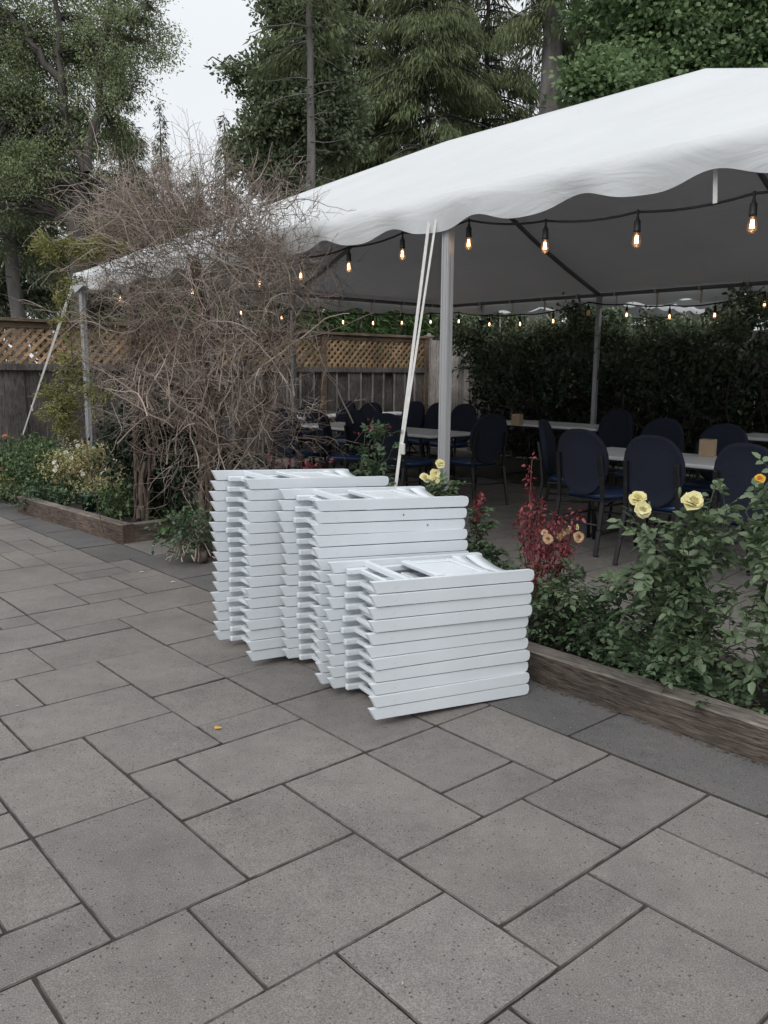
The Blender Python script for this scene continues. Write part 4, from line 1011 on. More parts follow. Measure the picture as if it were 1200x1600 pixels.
t_, b_ = mound('mid green shrub rose with coral flowers at the far left end of the timber bed', spot(35, 735, 9.6), (.62, .45, .36), 3600, .05, 'green_leaf', 'shrub_rose', 'shrub', nclump=90)
for i, (x, y) in enumerate(((8, 682), (2, 733))): flower(t_, b_, spot(x, y, 9.2), .026, M['petal_coral'], (0, -.6, .7), 40+i, 3)
mound('green shrub in the middle of the left bed behind the timber edge', spot(85, 742, 8.9), (.50, .35, .34), 3400, .042, 'green_leaf', 'shrub', 'shrub', nclump=90)
t_, b_ = mound('golden yellow small-leaved shrub dotted with white flowers, in front of the left tent post', spot(142, 733, 8.6), (.46, .32, .27), 4200, .030, 'gold_leaf', 'golden_shrub', 'shrub', nclump=110, clump=.06, stem='bark_vine')
for i in range(16):
    x, y = random.choice([(84, 734), (90, 727), (115, 738), (128, 741), (150, 697), (176, 700), (197, 740), (160, 741), (86, 722), (105, 705), (112, 716), (140, 700), (168, 735), (192, 742), (122, 699), (180, 720)]); 
    flower(t_, b_, spot(x+random.uniform(-3, 3), y+random.uniform(-3, 3), 8.3), .022, M['petal_white'], (random.uniform(-.4, .4), -.7, .6), 60+i, 2)
mound('low dark greenery hugging the left timber edge', spot(95, 775, 8.4), (.62, .30, .12), 2400, .045, 'rose_leaf_dark', 'ground_plant', 'plant', nclump=60)
mound('orange-brown tangle of low foliage under the golden shrub', spot(165, 762, 8.2), (.30, .2, .1), 900, .03, 'gold_leaf', 'ground_plant', 'plant', nclump=30)
mound('tuft of greenery at the far left edge of the patio', spot(-5, 765, 9.0), (.28, .3, .10), 700, .045, 'thuja', 'ground_plant', 'plant', nclump=30)
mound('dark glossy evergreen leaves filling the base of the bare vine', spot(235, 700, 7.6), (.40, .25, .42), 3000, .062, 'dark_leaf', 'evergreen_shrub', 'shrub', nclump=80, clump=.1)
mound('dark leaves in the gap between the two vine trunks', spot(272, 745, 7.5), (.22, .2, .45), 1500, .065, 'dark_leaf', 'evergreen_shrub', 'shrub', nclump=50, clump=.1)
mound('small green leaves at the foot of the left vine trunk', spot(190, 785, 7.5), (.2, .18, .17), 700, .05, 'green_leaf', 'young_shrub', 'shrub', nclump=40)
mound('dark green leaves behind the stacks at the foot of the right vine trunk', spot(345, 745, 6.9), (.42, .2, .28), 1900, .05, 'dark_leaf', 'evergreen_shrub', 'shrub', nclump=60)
mound('tangled low greenery on the paving beside the tallest stack', spot(298, 835, 6.1), (.16, .18, .14), 900, .04, 'rose_leaf_dark', 'ground_plant', 'plant', nclump=36, stem='twig')
# broad-leaved plant
base = gp(268, 838); t = thing('broad_leaved_plant', 'bright green broad-leaved plant at the corner of the left timber bed', 'plant', base)
n = 34; an = rng.uniform(0, 2*PI, n); el = rng.uniform(.15, 1.1, n); K = 6
d = np.stack([np.cos(an)*np.cos(el), np.sin(an)*np.cos(el), np.sin(el)], 1); u = np.linspace(0, 1, K)[None, :, None]; ln = rng.uniform(.10, .26, n)[:, None, None]
P = d[:, None]*u*ln+np.array([0, 0, .04]); join_tubes('stalk', [(P, np.full((n, K), .003), 4)], M['stem'], t)
leaf_obj('leaf_blade', P[:, -1], unit(d*[1, 1, .2]+[0, 0, -.12]), rdir(n, 2.5), rng.uniform(.08, .125, n), rng.uniform(.045, .065, n), M['hosta'], t, 'leaf')
# dark pot half hidden in the left bed
t = thing('plant_pot', 'dark green plastic pot half hidden behind the left timber edge', 'plant pot', gp(142, 797, .09))
MB().lathe([(.07, 0), (.09, .13), (.097, .135), (.097, .16), (.088, .16), (.083, .13)], n=20).build('pot', M['dark_plastic'], t); MB().lathe([(.085, .13), (.01, .135)], n=20).build('soil_fill', M['soil'], t)
# stone beside the tallest stack
mb = MB(); bmesh.ops.create_icosphere(mb.bm, subdivisions=3, radius=.06)
for v in mb.bm.verts: v.co = Vector((v.co.x*.8, v.co.y*.7, v.co.z*1.0))*(1+.18*math.sin(v.co.x*60)*math.cos(v.co.z*45))
g = gp(316, 880); o = mb.build('stone', M['stone'], smooth=True); o.location = (g[0], g[1], .055); tag(o, 'small brown stone lying left of the tallest white stack', 'stone')
# fallen yellow leaf
g = gp(336, 1139, .004); o = leaf_obj('fallen_leaf', np.array([[0, 0, 0], [0, 0, .001]]), np.array([[1, .3, .1], [.3, 1, .15]]), np.array([[0, 0, 1.], [.1, 0, 1]]), np.array([.030, .022]), np.array([.024, .018]), M['petal_orange'], None, 'leaf')
o.location = tuple(g); tag(o, 'small yellow leaf fallen on the grey paving left of the stacks', 'leaf')
for i, (x, y, lb) in enumerate(((237, 853, 'pale scrap of leaf near the left timber corner'), (217, 894, 'pale petal on the paving in front of the left bed'), (266, 910, 'small pale petal on the paving left of the tallest stack'))):
    g = gp(x, y, .006); o = leaf_obj('fallen_petal', np.array([[0, 0, 0.]]), np.array([[1, .3, .05]]), np.array([[0, 0, 1.]]), np.array([.04]), np.array([.02]), M['petal_white'], None, 'leaf'); o.location = tuple(g); tag(o, lb, 'petal')

# ------------------------------------------------------------------ bare climbing vine over its arbor
vb = np.array([-1.60, 6.70, .0]); vine = thing('bare_vine', 'huge leafless climbing vine, a dense tangle of brown twigs over its twisted trunks', 'vine', vb)
def VP_(px, py, Y): return spot(px, py, Y)-vb
parts = []
def trunk(pts, r, n=3, wob=.03, k=6):
    for _ in range(n):
        pp = np.array(pts, float); K = 24; u = np.linspace(0, len(pp)-1, K); i0 = np.minimum(u.astype(int), len(pp)-2); f = (u-i0)[:, None]; f = f*f*(3-2*f)
        P = pp[i0]*(1-f)+pp[i0+1]*f; ph = rng.uniform(0, 6); P += np.stack([np.sin(u*2.6+ph), np.cos(u*2.6+ph), np.zeros(K)], 1)*wob+rng.normal(size=P.shape)*.006
        parts.append((P[None], (np.linspace(r, r*.45, K)*rng.uniform(.7, 1.2))[None], k))
trunk([VP_(222, 812, 7.15), VP_(226, 760, 7.1), VP_(238, 700, 7.1), VP_(222, 600, 7.1), VP_(230, 520, 7.0)], .020, 5, .035)
trunk([VP_(212, 815, 7.2), VP_(216, 740, 7.15), VP_(212, 640, 7.1), VP_(215, 480, 7.1)], .014, 3, .02)
trunk([VP_(232, 815, 7.1), VP_(238, 740, 7.1), VP_(238, 660, 7.0), VP_(250, 560, 7.0)], .012, 3, .02)
trunk([VP_(322, 870, 6.3), VP_(322, 780, 6.5), VP_(328, 700, 6.6), VP_(330, 600, 6.6), VP_(322, 500, 6.6), VP_(300, 400, 6.7)], .021, 8, .04)
trunk([VP_(345, 800, 6.5), VP_(375, 690, 6.6), VP_(410, 620, 6.6), VP_(430, 540, 6.6), VP_(420, 450, 6.6)], .018, 4, .03)
trunk([VP_(330, 720, 6.6), VP_(350, 620, 6.6), VP_(385, 560, 6.5), VP_(440, 520, 6.5)], .013, 4, .03)
trunk([VP_(320, 650, 6.7), VP_(270, 600, 6.8), VP_(235, 610, 6.9), VP_(210, 580, 6.9)], .012, 4, .03)
join_tubes('trunk', parts, M['bark_vine'], vine)
# arbor post and rails inside the vine
t = thing('arbor', 'weathered wooden arbor posts buried inside the bare vine', 'arbor', (0, 0, 0))
for (px, Y) in ((317, 6.75), (214, 7.35)):
    p = spot(px, 700, Y); MB().box((p[0], p[1], 1.05), (.055, .055, 2.1), rz=YW, bev=.004).build('post', M['cedar_rail'], t)
p, q = spot(317, 700, 6.75), spot(214, 700, 7.35)
for z in (1.0, 1.98): MB().bar((p[0], p[1], z), (q[0], q[1], z), .04, .05, bev=.003).build('crossbar', M['cedar_rail'], t)
# twig mass: random walks filling an irregular volume
lobes = [((295, 450), 6.7, (.90, .50, .75), 860), ((250, 385), 6.9, (.54, .42, .46), 330), ((400, 380), 6.6, (.55, .38, .48), 420), ((300, 335), 6.8, (.68, .40, .33), 400), ((215, 510), 7.0, (.34, .35, .60), 230),
         ((375, 560), 6.5, (.50, .35, .52), 330), ((440, 470), 6.5, (.36, .30, .46), 240), ((250, 600), 6.8, (.52, .35, .50), 290), ((330, 680), 6.6, (.50, .25, .32), 260), ((420, 660), 6.5, (.36, .22, .26), 120), ((180, 320), 7.0, (.28, .3, .28), 90)]
pt = []
for (px, Y, rad, n) in [(l[0], l[1], l[2], int(l[3]*.60)) for l in lobes]:
    c = VP_(px[0], px[1], Y); s = rdir(n)*(rng.random((n, 1))**.40)*np.array(rad)+c
    K = 8; d = unit(rng.normal(size=(n, 3))+unit(s-c)*.45+[0, 0, .1]); step = rng.uniform(.03, .085, n)
    P = walk(s, d, n, K, step, .27, -.01); pt.append((P, np.linspace(1, .45, K)[None]*(.0012+.0042*rng.random(n)**2.2)[:, None], 3))
    # short side spurs
    m_ = int(n*3.2); idx = rng.integers(0, n, m_); k = rng.integers(2, K-1, m_); s2 = P[idx, k]; tg = unit(P[idx, k]-P[idx, k-1]); P2 = walk(s2, unit(tg+rdir(m_, .1)*.85), m_, 5, rng.uniform(.015, .055, m_), .16); pt.append((P2, np.linspace(1, .5, 5)[None]*rng.uniform(.0012, .0024, m_)[:, None], 3))
# long arching outer shoots
n = 260; an = rng.uniform(0, PI, n); c = VP_(305, 430, 6.7)
s = c+np.stack([np.cos(an)*.62*rng.uniform(.4, 1, n), rng.uniform(-.35, .35, n), np.sin(an)*.62*rng.uniform(.3, 1, n)], 1)
d = unit(np.stack([np.cos(an), rng.normal(size=n)*.4, np.sin(an)*.9+.1], 1)+rng.normal(size=(n, 3))*.25)
P = walk(s, d, n, 14, rng.uniform(.022, .048, n), .10, -.03); pt.append((P, np.linspace(1, .35, 14)[None]*rng.uniform(.0018, .0036, n)[:, None], 4))
m_ = 1500; idx = rng.integers(0, n, m_); k = rng.integers(3, 13, m_); P2 = walk(P[idx, k], unit(unit(P[idx, k]-P[idx, k-1])+rdir(m_)*.9), m_, 5, rng.uniform(.015, .05, m_), .15); pt.append((P2, np.full((m_, 5), .0013), 3))
# thicker long stems running through
n = 130; s = VP_(320, 620, 6.6)+rng.normal(size=(n, 3))*[.35, .15, .25]; d = unit(np.stack([rng.normal(size=n)*.6-.1, rng.normal(size=n)*.3, np.ones(n)], 1))
P = walk(s, d, n, 18, rng.uniform(.03, .06, n), .13, -.015); pt.append((P, np.linspace(1, .4, 18)[None]*rng.uniform(.004, .0085, n)[:, None], 5))
join_tubes('twigs', pt, M['twig'], vine)
# a few remaining olive leaves among the twigs
n = 1500; pos = VP_(290, 430, 6.7)+rdir(n)*(rng.random((n, 1))**.5)*[1.0, .45, .95]
leaf_obj('foliage', pos, rdir(n), rdir(n), rng.uniform(.012, .03, n), rng.uniform(.007, .014, n), M['thuja'], vine)

# golden thuja sprays
def sprays(label, boxes, Y, n, name='golden_thuja'):
    base = spot(boxes[0][0], 790, Y); base[2] = .09; t = thing(name, label, 'conifer shrub', base); Pp, Dd, Ls = [], [], []; tr = []
    for (px, py, rx, rz, wt) in boxes:
        c = spot(px, py, Y)-base; k = int(n*wt); nc = max(6, k//36); cc = c+rdir(nc)*(rng.random((nc, 1))**.5)*[rx, .16, rz]; i = rng.integers(0, nc, k)
        dd = unit(rng.normal(size=(nc, 3))*[1, .6, .35]+[0, 0, -.15]); u = rng.uniform(0, .12, (k, 1)); Pp.append(cc[i]+dd[i]*u+rng.normal(size=(k, 3))*.016); Dd.append(unit(dd[i]+rng.normal(size=(k, 3))*.5)); Ls.append(rng.uniform(.018, .05, k))
        for q in cc[::4]: tr.append(np.linspace(c-[0, 0, .02], q, 6)+rng.normal(size=(6, 3))*.006)
    Pp = np.concatenate(Pp); Ls = np.concatenate(Ls); leaf_obj('foliage', Pp, np.concatenate(Dd), rdir(len(Pp)), Ls, Ls*.26, M['thuja'], t)
    tr.append(np.linspace([.25, .3, 0], spot(boxes[0][0], boxes[0][1], Y)-base, 6)+rng.normal(size=(6, 3))*.02); join_tubes('stem', [(np.array(tr), np.full((len(tr), 6), .0035), 4)], M['bark_vine'], t)
sprays('upright golden green conifer sprays beside the left tent post', [(98, 640, .10, .36, .34), (84, 630, .07, .20, .12), (116, 570, .10, .26, .2), (105, 500, .10, .10, .07), (150, 610, .10, .2, .1)], 7.8, 7000)
sprays('flat yellow-green conifer spray sticking out above the left tent corner', [(88, 385, .13, .05, .34), (135, 387, .15, .045, .28), (175, 380, .07, .035, .1), (96, 436, .04, .03, .06), (88, 460, .04, .03, .05)], 6.5, 4200)

# ------------------------------------------------------------------ climbing roses over the back fence
def climber(name, label, a0, a1, zt, n, b_=10.45, seed=0):
    base = AB((a0+a1)/2, b_+.25, 0); t = thing(name, label, 'climber', base, 0, 'climbing roses burying the back fence')
    L = a1-a0; nc = int(70*L); ca = rng.uniform(a0, a1, nc); top = zt+.16*np.sin(ca*2.3)+.10*np.sin(ca*5.1+1)+rng.normal(size=nc)*.06
    cz = top-np.abs(rng.normal(size=nc))*.42; cz = np.maximum(cz, .35); cb = b_+rng.normal(size=nc)*.16-.15*np.clip((cz-1.2), 0, .8)
    cc = ca[:, None]*dA+cb[:, None]*dB+cz[:, None]*np.array([0, 0, 1.])-base; k = rng.integers(0, nc, n)
    pos = cc[k]+rng.normal(size=(n, 3))*[.11, .11, .07]; pos[:, 2] = np.maximum(pos[:, 2], .1)
    pos_ = pos
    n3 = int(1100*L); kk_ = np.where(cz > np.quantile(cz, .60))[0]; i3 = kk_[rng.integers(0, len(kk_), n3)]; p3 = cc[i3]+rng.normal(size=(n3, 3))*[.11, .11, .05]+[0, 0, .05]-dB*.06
    leaf_obj('lit_top_leaf', p3, rdir(n3, .1), rdir(n3, 1.4), rng.uniform(.045, .085, n3), rng.uniform(.026, .046, n3), M['lit_top_leaf'], t, 'leaf')  # paler leaves paint the daylight falling on the hedge top
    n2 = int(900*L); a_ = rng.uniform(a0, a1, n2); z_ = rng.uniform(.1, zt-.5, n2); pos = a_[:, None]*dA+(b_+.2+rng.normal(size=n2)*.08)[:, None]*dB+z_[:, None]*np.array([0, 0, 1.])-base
    leaf_obj('inner_foliage', pos, rdir(n2, -.3), rdir(n2, 1), .10, .06, M['dark_leaf'], t, 'leaf')  # near-black leaf colour paints the shade inside the hedge
    m_ = int(9*L); s = np.stack([rng.uniform(a0, a1, m_)], 1)*dA+(b_+.2)*dB-base; P0 = walk(s, rdir(m_, 3), m_, 16, rng.uniform(.09, .14, m_), .2, .06)
    m2 = int(10*L); s = cc[rng.integers(0, nc, m2)]; P = walk(s, rdir(m2, 1.2), m2, 9, rng.uniform(.03, .06, m2), .18, .0)
    join_tubes('stem', [(P0, np.full((m_, 16), .007), 4), (P, np.full((m2, 9), .003), 3)], M['bark_vine'], t)
    q = np.repeat(P[:, 2:].reshape(-1, 3), 2, 0); pos = np.concatenate([pos_, q]); n = len(pos)
    leaf_obj('foliage', pos, rdir(n, -.2), rdir(n, 1.2), rng.uniform(.05, .09, n), rng.uniform(.028, .05, n), M['climber'], t, 'leaf')
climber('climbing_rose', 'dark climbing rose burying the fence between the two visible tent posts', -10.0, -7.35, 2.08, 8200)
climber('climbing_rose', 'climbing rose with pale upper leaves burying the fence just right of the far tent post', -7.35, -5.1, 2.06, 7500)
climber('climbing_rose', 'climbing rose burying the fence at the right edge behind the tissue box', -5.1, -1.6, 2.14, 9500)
# thin strands hanging over the pale boards
base = pln(735, 700, 'b', 10.6); base[2] = 0; t = thing('climbing_rose', 'sparse leafy strands hanging over the pale boards right of the near tent post', 'climber', base); pt = []; lp = []
for (x, y) in ((722, 520), (728, 545), (735, 530), (742, 560), (750, 540), (718, 560), (740, 585), (724, 590), (757, 480), (765, 500)):
    s = pln(x+14, y-36, 'b', 10.5)-base; m_ = 3; P = walk(np.repeat(s[None], m_, 0), unit(rng.normal(size=(m_, 3))*.5+[-.3, 0, -1]), m_, 9, np.full(m_, .07), .25); pt.append((P, np.full((m_, 9), .004), 4)); lp.append(P[:, 1:].reshape(-1, 3))
join_tubes('stem', pt, M['bark_vine'], t); q = np.repeat(np.concatenate(lp), 4, 0)+rng.normal(size=(len(np.concatenate(lp))*4, 3))*.035
leaf_obj('foliage', q, rdir(len(q)), rdir(len(q), 1), .055, .034, M['climber'], t, 'leaf')
base = pln(757, 600, 'b', 10.2); base[2] = 0; t = thing('climbing_shoot', 'dark leafy shoot poking up to the canopy between the two visible tent posts', 'plant', base)
P = np.linspace(pln(762, 560, 'b', 10.2)-base, pln(755, 468, 'b', 10.1)-base, 8)[None]+rng.normal(size=(1, 8, 3))*.01; join_tubes('stem', [(P, np.full((1, 8), .006), 4)], M['stem'], t)
q = np.repeat(P[0, 2:], 14, 0)+rng.normal(size=(84, 3))*.06; leaf_obj('foliage', q, rdir(84), rdir(84, 1), .10, .055, M['dark_leaf'], t, 'leaf')

# ------------------------------------------------------------------ small iron bench glimpsed through the vine
p = spot(362, 700, 8.6); t = thing('garden_bench', 'wrought iron scroll seat glimpsed through the vine behind the tallest stack', 'bench', (p[0], p[1], 0), math.radians(10))
MB().tube([(-.3, 0, 0), (-.3, 0, .44)], .012).tube([(.3, 0, 0), (.3, 0, .44)], .012).build('leg', M['iron'], t)
MB().tube([(-.3, .4, 0), (-.3, .4, .44)], .012).tube([(.3, .4, 0), (.3, .4, .44)], .012).build('leg', M['iron'], t)
mb = MB()
for k in range(7): mb.box((0, .03+.06*k, .45), (.62, .03, .012))
mb.build('seat', M['iron'], t)
mb = MB().tube([(-.3, .42, .44), (-.3, .46, .92), (.3, .46, .92), (.3, .42, .44)], .011)
for sx in (-.17, .0, .17): mb.tube([(sx+.07*(1-k/22)*math.cos(k*.6), .445, .74+.09*(1-k/22)*math.sin(k*.6)) for k in range(22)], .007, 6)
mb.build('backrest', M['iron'], t)

# ------------------------------------------------------------------ trees
def limb_tubes(pts, r0, r1, K=16, wob=.03):
    pp = np.array(pts, float); u = np.linspace(0, len(pp)-1, K); i0 = np.minimum(u.astype(int), len(pp)-2); f = (u-i0)[:, None]
    P = pp[i0]*(1-f)+pp[i0+1]*f+rng.normal(size=(K, 3))*wob; return P, np.linspace(r0, r1, K)
def leafy_tree(label, base, limbs, blobs, mt, ls, bark='bark', name='broadleaf_tree', asp=.6, group=None, spray=.26, per=42, hang=-.1, tpl='quad', flat=.45, mult=1.):
    """limbs: (points, r0, r1); blobs: (centre, radii, leaves)"""
    base = np.array(base, float); t = thing(name, label, 'tree', base, 0, group)
    Ts = [limb_tubes([np.array(q)-base for q in p], a, b) for p, a, b in limbs]
    allP = np.concatenate([P[4:] for P, R in Ts]); Pp, Dd, L = [], [], []; br = []
    for c, rad, n in blobs:
        n = int(n*mult); c = np.array(c)-base; rad = np.array(rad); nc = max(6, n//per); cc = c+rdir(nc)*(rng.random((nc, 1))**.42)*rad; i = rng.integers(0, nc, n)
        dd = unit((cc-c)/rad+rng.normal(size=(nc, 3))*.6+[0, 0, hang]); u = rng.uniform(-.5, 1, (n, 1))*spray*1.3
        Pp.append(cc[i]+dd[i]*u+rng.normal(size=(n, 3))*spray*.42*[1, 1, flat]); Dd.append(unit(dd[i]+rng.normal(size=(n, 3))*.6+[0, 0, hang])); L.append(rng.uniform(.6, 1.25, n)*ls)
        for q in cc[::max(1, nc//60)]:
            k = np.argmin(((allP-q)**2).sum(1)); s = allP[k]; K = 8; u2 = np.linspace(0, 1, K)[:, None]; P = s*(1-u2)+q*u2+np.array([0, 0, .12])*np.sin(PI*u2)*np.linalg.norm(q-s)+rng.normal(size=(K, 3))*.03; br.append(P)
    Pp = np.concatenate(Pp); L = np.concatenate(L)
    leaf_obj('crown', Pp, np.concatenate(Dd), rdir(len(Pp), .9), L, L*asp, M[mt], t, tpl)
    br = np.array(br); ln = np.linalg.norm(br[:, -1]-br[:, 0], axis=1); join_tubes('trunk', [(P[None], R[None], 10) for P, R in Ts]+[(br, np.linspace(1, .25, 8)[None]*np.clip(.008*ln+.004, .008, .03)[:, None], 5)], M[bark], t)
    return t
def conifer(label, px, Y, top_z, rad, n_br, mt='conifer', bare=.0, per=80, droop=.5, tr=.16, group='conifers behind the fence', sl=.20, lean=0., bark='bark', low=1.0, stubs=0, name='conifer_tree', shape=.8, hangL=.35, width=.034):
    base = atd(px, 700, Y); base[2] = -.05; t = thing(name, label, 'tree', base, 0, group); hgt = top_z
    K = 20; u = np.linspace(0, 1, K); P = np.stack([lean*u*hgt, .1*np.sin(u*4), u*hgt*.965], 1)+rng.normal(size=(K, 3))*.012; R = tr*(1-u*.93)
    tp = [(P[None], R[None], 12)]
    h = low+(hgt-low)*np.sort(rng.random(n_br))**.95; f = (h-low)/(hgt-low); az = rng.uniform(0, 2*PI, n_br)
    L = rad*np.clip((1-f)**shape, .10, 1)*rng.uniform(.65, 1.15, n_br)*np.where(h < bare, .0, 1.)
    keep = L > .05; h, az, L, f = h[keep], az[keep], L[keep], f[keep]; nb = len(h)
    K = 8; s = np.linspace(0, 1, K)[None, :]; x = lean*h[:, None]+np.cos(az)[:, None]*L[:, None]*s; y = np.sin(az)[:, None]*L[:, None]*s; z = h[:, None]+L[:, None]*(.12*s-droop*s**2+.12*s**3)
    B = np.stack([x, y, z], -1)+rng.normal(size=(nb, K, 3))*.02
    tp.append((B, np.linspace(1, .2, K)[None]*np.clip(L*.018, .008, .05)[:, None], 4))
    cnt = np.maximum((per*1.35*L).astype(int), 4); idx = np.repeat(np.arange(nb), cnt); n = len(idx); u = rng.random(n)**.6*(K-1.001); i0 = u.astype(int); fr = (u-i0)[:, None]
    P0 = B[idx, i0]*(1-fr)+B[idx, i0+1]*fr; side = np.stack([-np.sin(az), np.cos(az), np.zeros(nb)], 1)[idx]; off = rng.normal(size=(n, 1))*(.30*L[idx][:, None]*(1-.55*u[:, None]/(K-1))+.05)*.55
    P0 = P0+side*off; P0[:, 2] -= np.abs(off[:, 0])*.45+rng.random(n)*hangL*.5
    out = np.stack([np.cos(az), np.sin(az), np.zeros(nb)], 1)[idx]; D = unit(out*.5+side*np.sign(off)*.45+rng.normal(size=(n, 3))*.32+[0, 0, -.75*(hangL/.35)])
    LL = rng.uniform(.5, 1.2, n)*sl; leaf_obj('crown', P0, D, rdir(n), LL, width*rng.uniform(.7, 1.5, n), M[mt], t, 'quad')
    if stubs:
        hh = rng.uniform(low*.6, hgt, stubs); a2 = rng.uniform(0, 2*PI, stubs); d = np.stack([np.cos(a2), np.sin(a2), rng.uniform(-.3, .25, stubs)], 1); S0 = np.stack([lean*hh, 0*hh, hh], 1)
        Q = walk(S0, d, stubs, 7, rng.uniform(.06, .22, stubs), .12, -.03); tp.append((Q, np.linspace(1, .3, 7)[None]*.014*np.ones((stubs, 1)), 4))
    join_tubes('trunk', tp, M[bark], t)
    return t
def Z(py, Y): return H+(580-py)/F*Y
# large feathery tree, upper left
Y = 15.5; sp = lambda x, y, dY=0: atd(x, y, Y+dY)
b0 = atd(128, 700, Y); b0[2] = -.05
leafy_tree('tall feathery green tree with a forked trunk rising at the upper left', b0,
  [([b0, sp(124, 450), sp(122, 330), sp(134, 270)], .17, .12), ([sp(134, 270), sp(150, 180), sp(160, 80), sp(190, -60), sp(210, -160)], .085, .03), ([sp(134, 270), sp(112, 215), sp(95, 120), sp(90, 20), sp(60, -100)], .075, .03),
   ([sp(100, 130), sp(50, 70), sp(0, 10), sp(-60, -30)], .07, .03), ([sp(155, 120), sp(200, 60), sp(240, -10)], .05, .02), ([sp(145, 200), sp(180, 160), sp(205, 150)], .035, .015), ([sp(112, 215), sp(70, 180), sp(30, 170)], .04, .02)],
  [(sp(60, 60, 1.), (1.0, 1.1, .9), 17000), (sp(150, 70, 1.), (.85, .9, .8), 11500), (sp(218, 35, .3), (.48, .8, .50), 5000), (sp(190, 120), (.32, .6, .42), 3000), (sp(60, 190, .8), (.85, .9, .60), 12000), (sp(0, 130), (.8, 1, .9), 10000), (sp(175, 215, .9), (.36, .5, .38), 3200), (sp(120, 150, -.7), (.7, .35, .7), 1300), (sp(50, 250, -.6), (.5, .3, .4), 1800), (sp(150, 40, -.7), (.6, .3, .5), 1300),
   (sp(20, 270), (.7, .9, .55), 7000), (sp(70, 285, 1.), (.40, .5, .36), 3200), (sp(-60, 40), (.8, 1, 1.2), 6000), (sp(120, -60), (1.7, 1.3, .8), 9000), (sp(-20, 330), (.40, .6, .40), 2500), (sp(250, 90), (.16, .3, .22), 700), (sp(190, 330, 1.), (.5, .6, .35), 3500)],
  'soft', .056, asp=.42, spray=.24, hang=-.25, per=60)
conifer('conifer with a leaning bare lower trunk at the far left', 48, 17, 12.5, 1.7, 150, 'conifer', bare=3.4, per=70, lean=-.045, tr=.17, low=2.6, stubs=26, bark='bark_grey')
# spires seen in the gap of sky
conifer('dark spire-topped conifer left of the sky gap', 207, 28, Z(92, 28), 1.9, 220, 'conifer_dark', per=60, droop=.35, low=1.5, shape=.75)
conifer('slender pale-tipped conifer low in the sky gap', 268, 32, Z(190, 32), 1.3, 190, 'conifer_dark', per=50, droop=.3, low=1.5)
conifer('broad conifer behind the bare vine left of the sky gap', 225, 24, Z(215, 24), 2.0, 210, 'conifer_dark', per=60, low=1.2)
conifer('mid green conifer behind the forked trunk', 150, 23, Z(150, 23), 1.9, 150, 'conifer', per=60, low=1.2)
conifer('shadowed conifer behind the leaning trunk', 75, 24, Z(120, 24), 2.2, 180, 'conifer_dark', per=60, low=3.2)
conifer('shadowed conifer at the far left edge', -20, 22, Z(60, 22), 2.4, 240, 'conifer_dark', per=70, low=3.0)
conifer('low distant conifer under the sky gap', 318, 34, Z(278, 34), 1.9, 200, 'conifer_dark', per=50, low=1.)
conifer('distant conifer at the right foot of the sky gap', 362, 30, Z(205, 30), 1.4, 190, 'conifer_dark', per=55, low=1.)
conifer('small conifer filling the foot of the sky gap', 300, 40, Z(300, 40), 3.0, 190, 'conifer_dark', per=40, low=1.)
# dark glossy tree right of the gap
Y = 20.; b0 = atd(430, 700, Y); b0[2] = -.05
leafy_tree('dark glossy broadleaf tree on the right side of the sky gap', b0, [([b0, sp(430, 400), sp(425, 250), sp(440, 100), sp(440, -60)], .16, .05), ([sp(425, 260), sp(390, 220), sp(360, 215)], .05, .02), ([sp(432, 160), sp(395, 110), sp(360, 90), sp(325, 95)], .045, .012), ([sp(430, 200), sp(470, 130), sp(500, 40)], .06, .02)],
  [(sp(462, 50), (.60, .9, .95), 7000), (sp(425, 130), (.50, .8, .50), 4600), (sp(412, 215), (.48, .8, .40), 3800), (sp(450, 160), (.6, .9, .7), 7000), (sp(365, 110), (.22, .4, .2), 500), (sp(490, -40), (.75, .9, .8), 5000), (sp(372, 232), (.22, .4, .14), 600), (sp(430, 260), (.6, .7, .4), 4200), (sp(500, 60), (.6, .8, 1.0), 7000), (sp(425, -10), (.26, .5, .4), 900), (sp(520, 190), (.7, .8, .9), 6500)],
  'decid', .105, spray=.26, per=40, hang=-.15, asp=.62, mult=1.5)
# straight bare-trunked conifer
conifer('straight grey conifer trunk rising above the canopy left of centre', 489, 17.5, 12., 2.0, 120, 'conifer', bare=7.6, per=60, tr=.155, bark='bark_grey', low=3., stubs=60, lean=-.003)
# drooping conifers above the canopy
conifer('drooping olive conifer behind the bare trunk', 560, 28, 18., 3.8, 300, 'conifer', per=120, droop=.55, low=2., hangL=.55, sl=.27, width=.030)
conifer('drooping olive conifer above the middle of the canopy', 660, 26, 18., 3.9, 280, 'conifer', per=120, droop=.6, low=2., hangL=.6, sl=.27, width=.030)
conifer('drooping conifer left of the thick trunk', 745, 29, 19., 3.4, 240, 'conifer', per=120, droop=.6, low=2., hangL=.6, sl=.27, width=.030)
conifer('thick-trunked old conifer above the canopy', 840, 22, 17., 2.6, 150, 'conifer', bare=9.6, per=120, droop=.65, tr=.52, low=3., stubs=60, bark='bark_grey', hangL=.6, sl=.27, width=.030)
conifer('conifer behind the thick trunk', 900, 31, 19., 3.4, 280, 'conifer_dark', per=80, low=2.)
conifer('dark conifer behind the maple', 1010, 29, 19., 3.8, 280, 'conifer_dark', per=80, low=2.)
conifer('dark conifer at the upper right corner', 1150, 28, 18., 3.8, 280, 'conifer_dark', per=80, low=2.)
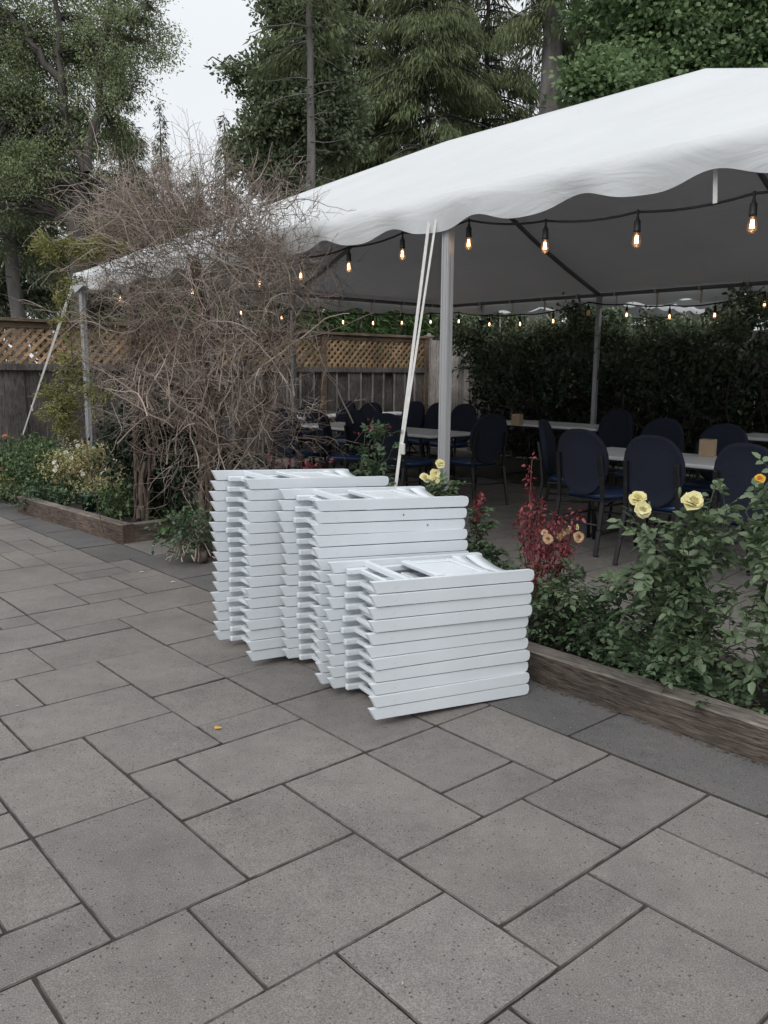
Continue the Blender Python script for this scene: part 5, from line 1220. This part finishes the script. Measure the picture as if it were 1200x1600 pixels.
for i, (x, y_, lab) in enumerate(((520, 36, 'distant dark conifer left of the canopy peak line'), (615, 38, 'distant dark conifer filling behind the olive trees'), (705, 37, 'distant dark conifer behind the drooping pair'), (810, 37, 'distant dark conifer behind the thick trunk'), (10, 33, 'distant dark conifer at the left edge'), (125, 34, 'distant dark conifer behind the forked tree'), (455, 33, 'distant dark conifer behind the glossy tree'))):
    conifer(lab, x, y_, 17. if x > 500 else Z(40 if x < 100 else (120 if x < 300 else 60), y_), 2.6, 120, 'conifer_dark', per=42, low=1., sl=.3, width=.05)
# maple on the right
Y = 20.; b0 = atd(1080, 700, Y); b0[2] = -.05
leafy_tree('broad maple with bright green leaves at the upper right', b0, [([b0, sp(1080, 400), sp(1075, 200), sp(1090, 60), sp(1100, -80)], .2, .08), ([sp(1075, 230), sp(1000, 150), sp(930, 130)], .07, .02), ([sp(1080, 180), sp(1150, 80), sp(1230, 20)], .08, .03), ([sp(1085, 120), sp(1030, 40), sp(980, -30)], .06, .02)],
  [(sp(965, 148, -1.5), (.80, .7, .36), 2300), (sp(918, 120, -1.5), (.42, .4, .26), 700), (sp(935, 165, -1.2), (.45, .4, .22), 700), (sp(990, 100, -1.), (.6, .5, .4), 1500), (sp(1050, 60), (1.25, 1.2, .95), 7000), (sp(1180, 60), (1.3, 1.2, 1.2), 7000), (sp(1110, 150), (1.3, 1.2, .7), 5000), (sp(985, 0), (1.2, 1.2, .8), 4800), (sp(1240, 160), (1.2, 1.2, 1.1), 4000), (sp(1120, -60), (2., 1.4, .9), 5000)],
  'maple', .125, spray=.34, per=36, hang=-.3, asp=.85, mult=1.5)
# arborvitae row beyond the lattice fence
for i, b_ in enumerate((6.6, 7.5, 8.4, 9.3, 10.2, 11.2, 12.2)):
    base = AB(-12.5-.1*(i % 2), b_, 0); t = thing('arborvitae', f'{["first","second","third","fourth","fifth","sixth","seventh"][i]} green arborvitae from the vine in the row above the lattice fence', 'conifer shrub', base, 0, 'arborvitae row behind the lattice fence')
    n = 5200; hz = .3+3.6*rng.random(n)**.9; an = rng.uniform(0, 2*PI, n); rr = .62*np.clip(1.08-(hz/4.2)**3, .1, 1)*(.6+.4*rng.random(n)**.5)*(1+.16*np.sin(an*5+hz*4+i))
    P = np.stack([np.cos(an)*rr, np.sin(an)*rr, hz], 1); D = unit(np.stack([np.cos(an)*.7, np.sin(an)*.7, np.full(n, -.35)], 1)+rng.normal(size=(n, 3))*.4)
    leaf_obj('foliage', P, D, rdir(n), rng.uniform(.08, .2, n), rng.uniform(.02, .045, n), M['arbor'], t); MB().tube([(0, 0, 0), (0, 0, 3.6)], [.07, .02], 8).build('trunk', M['bark'], t)
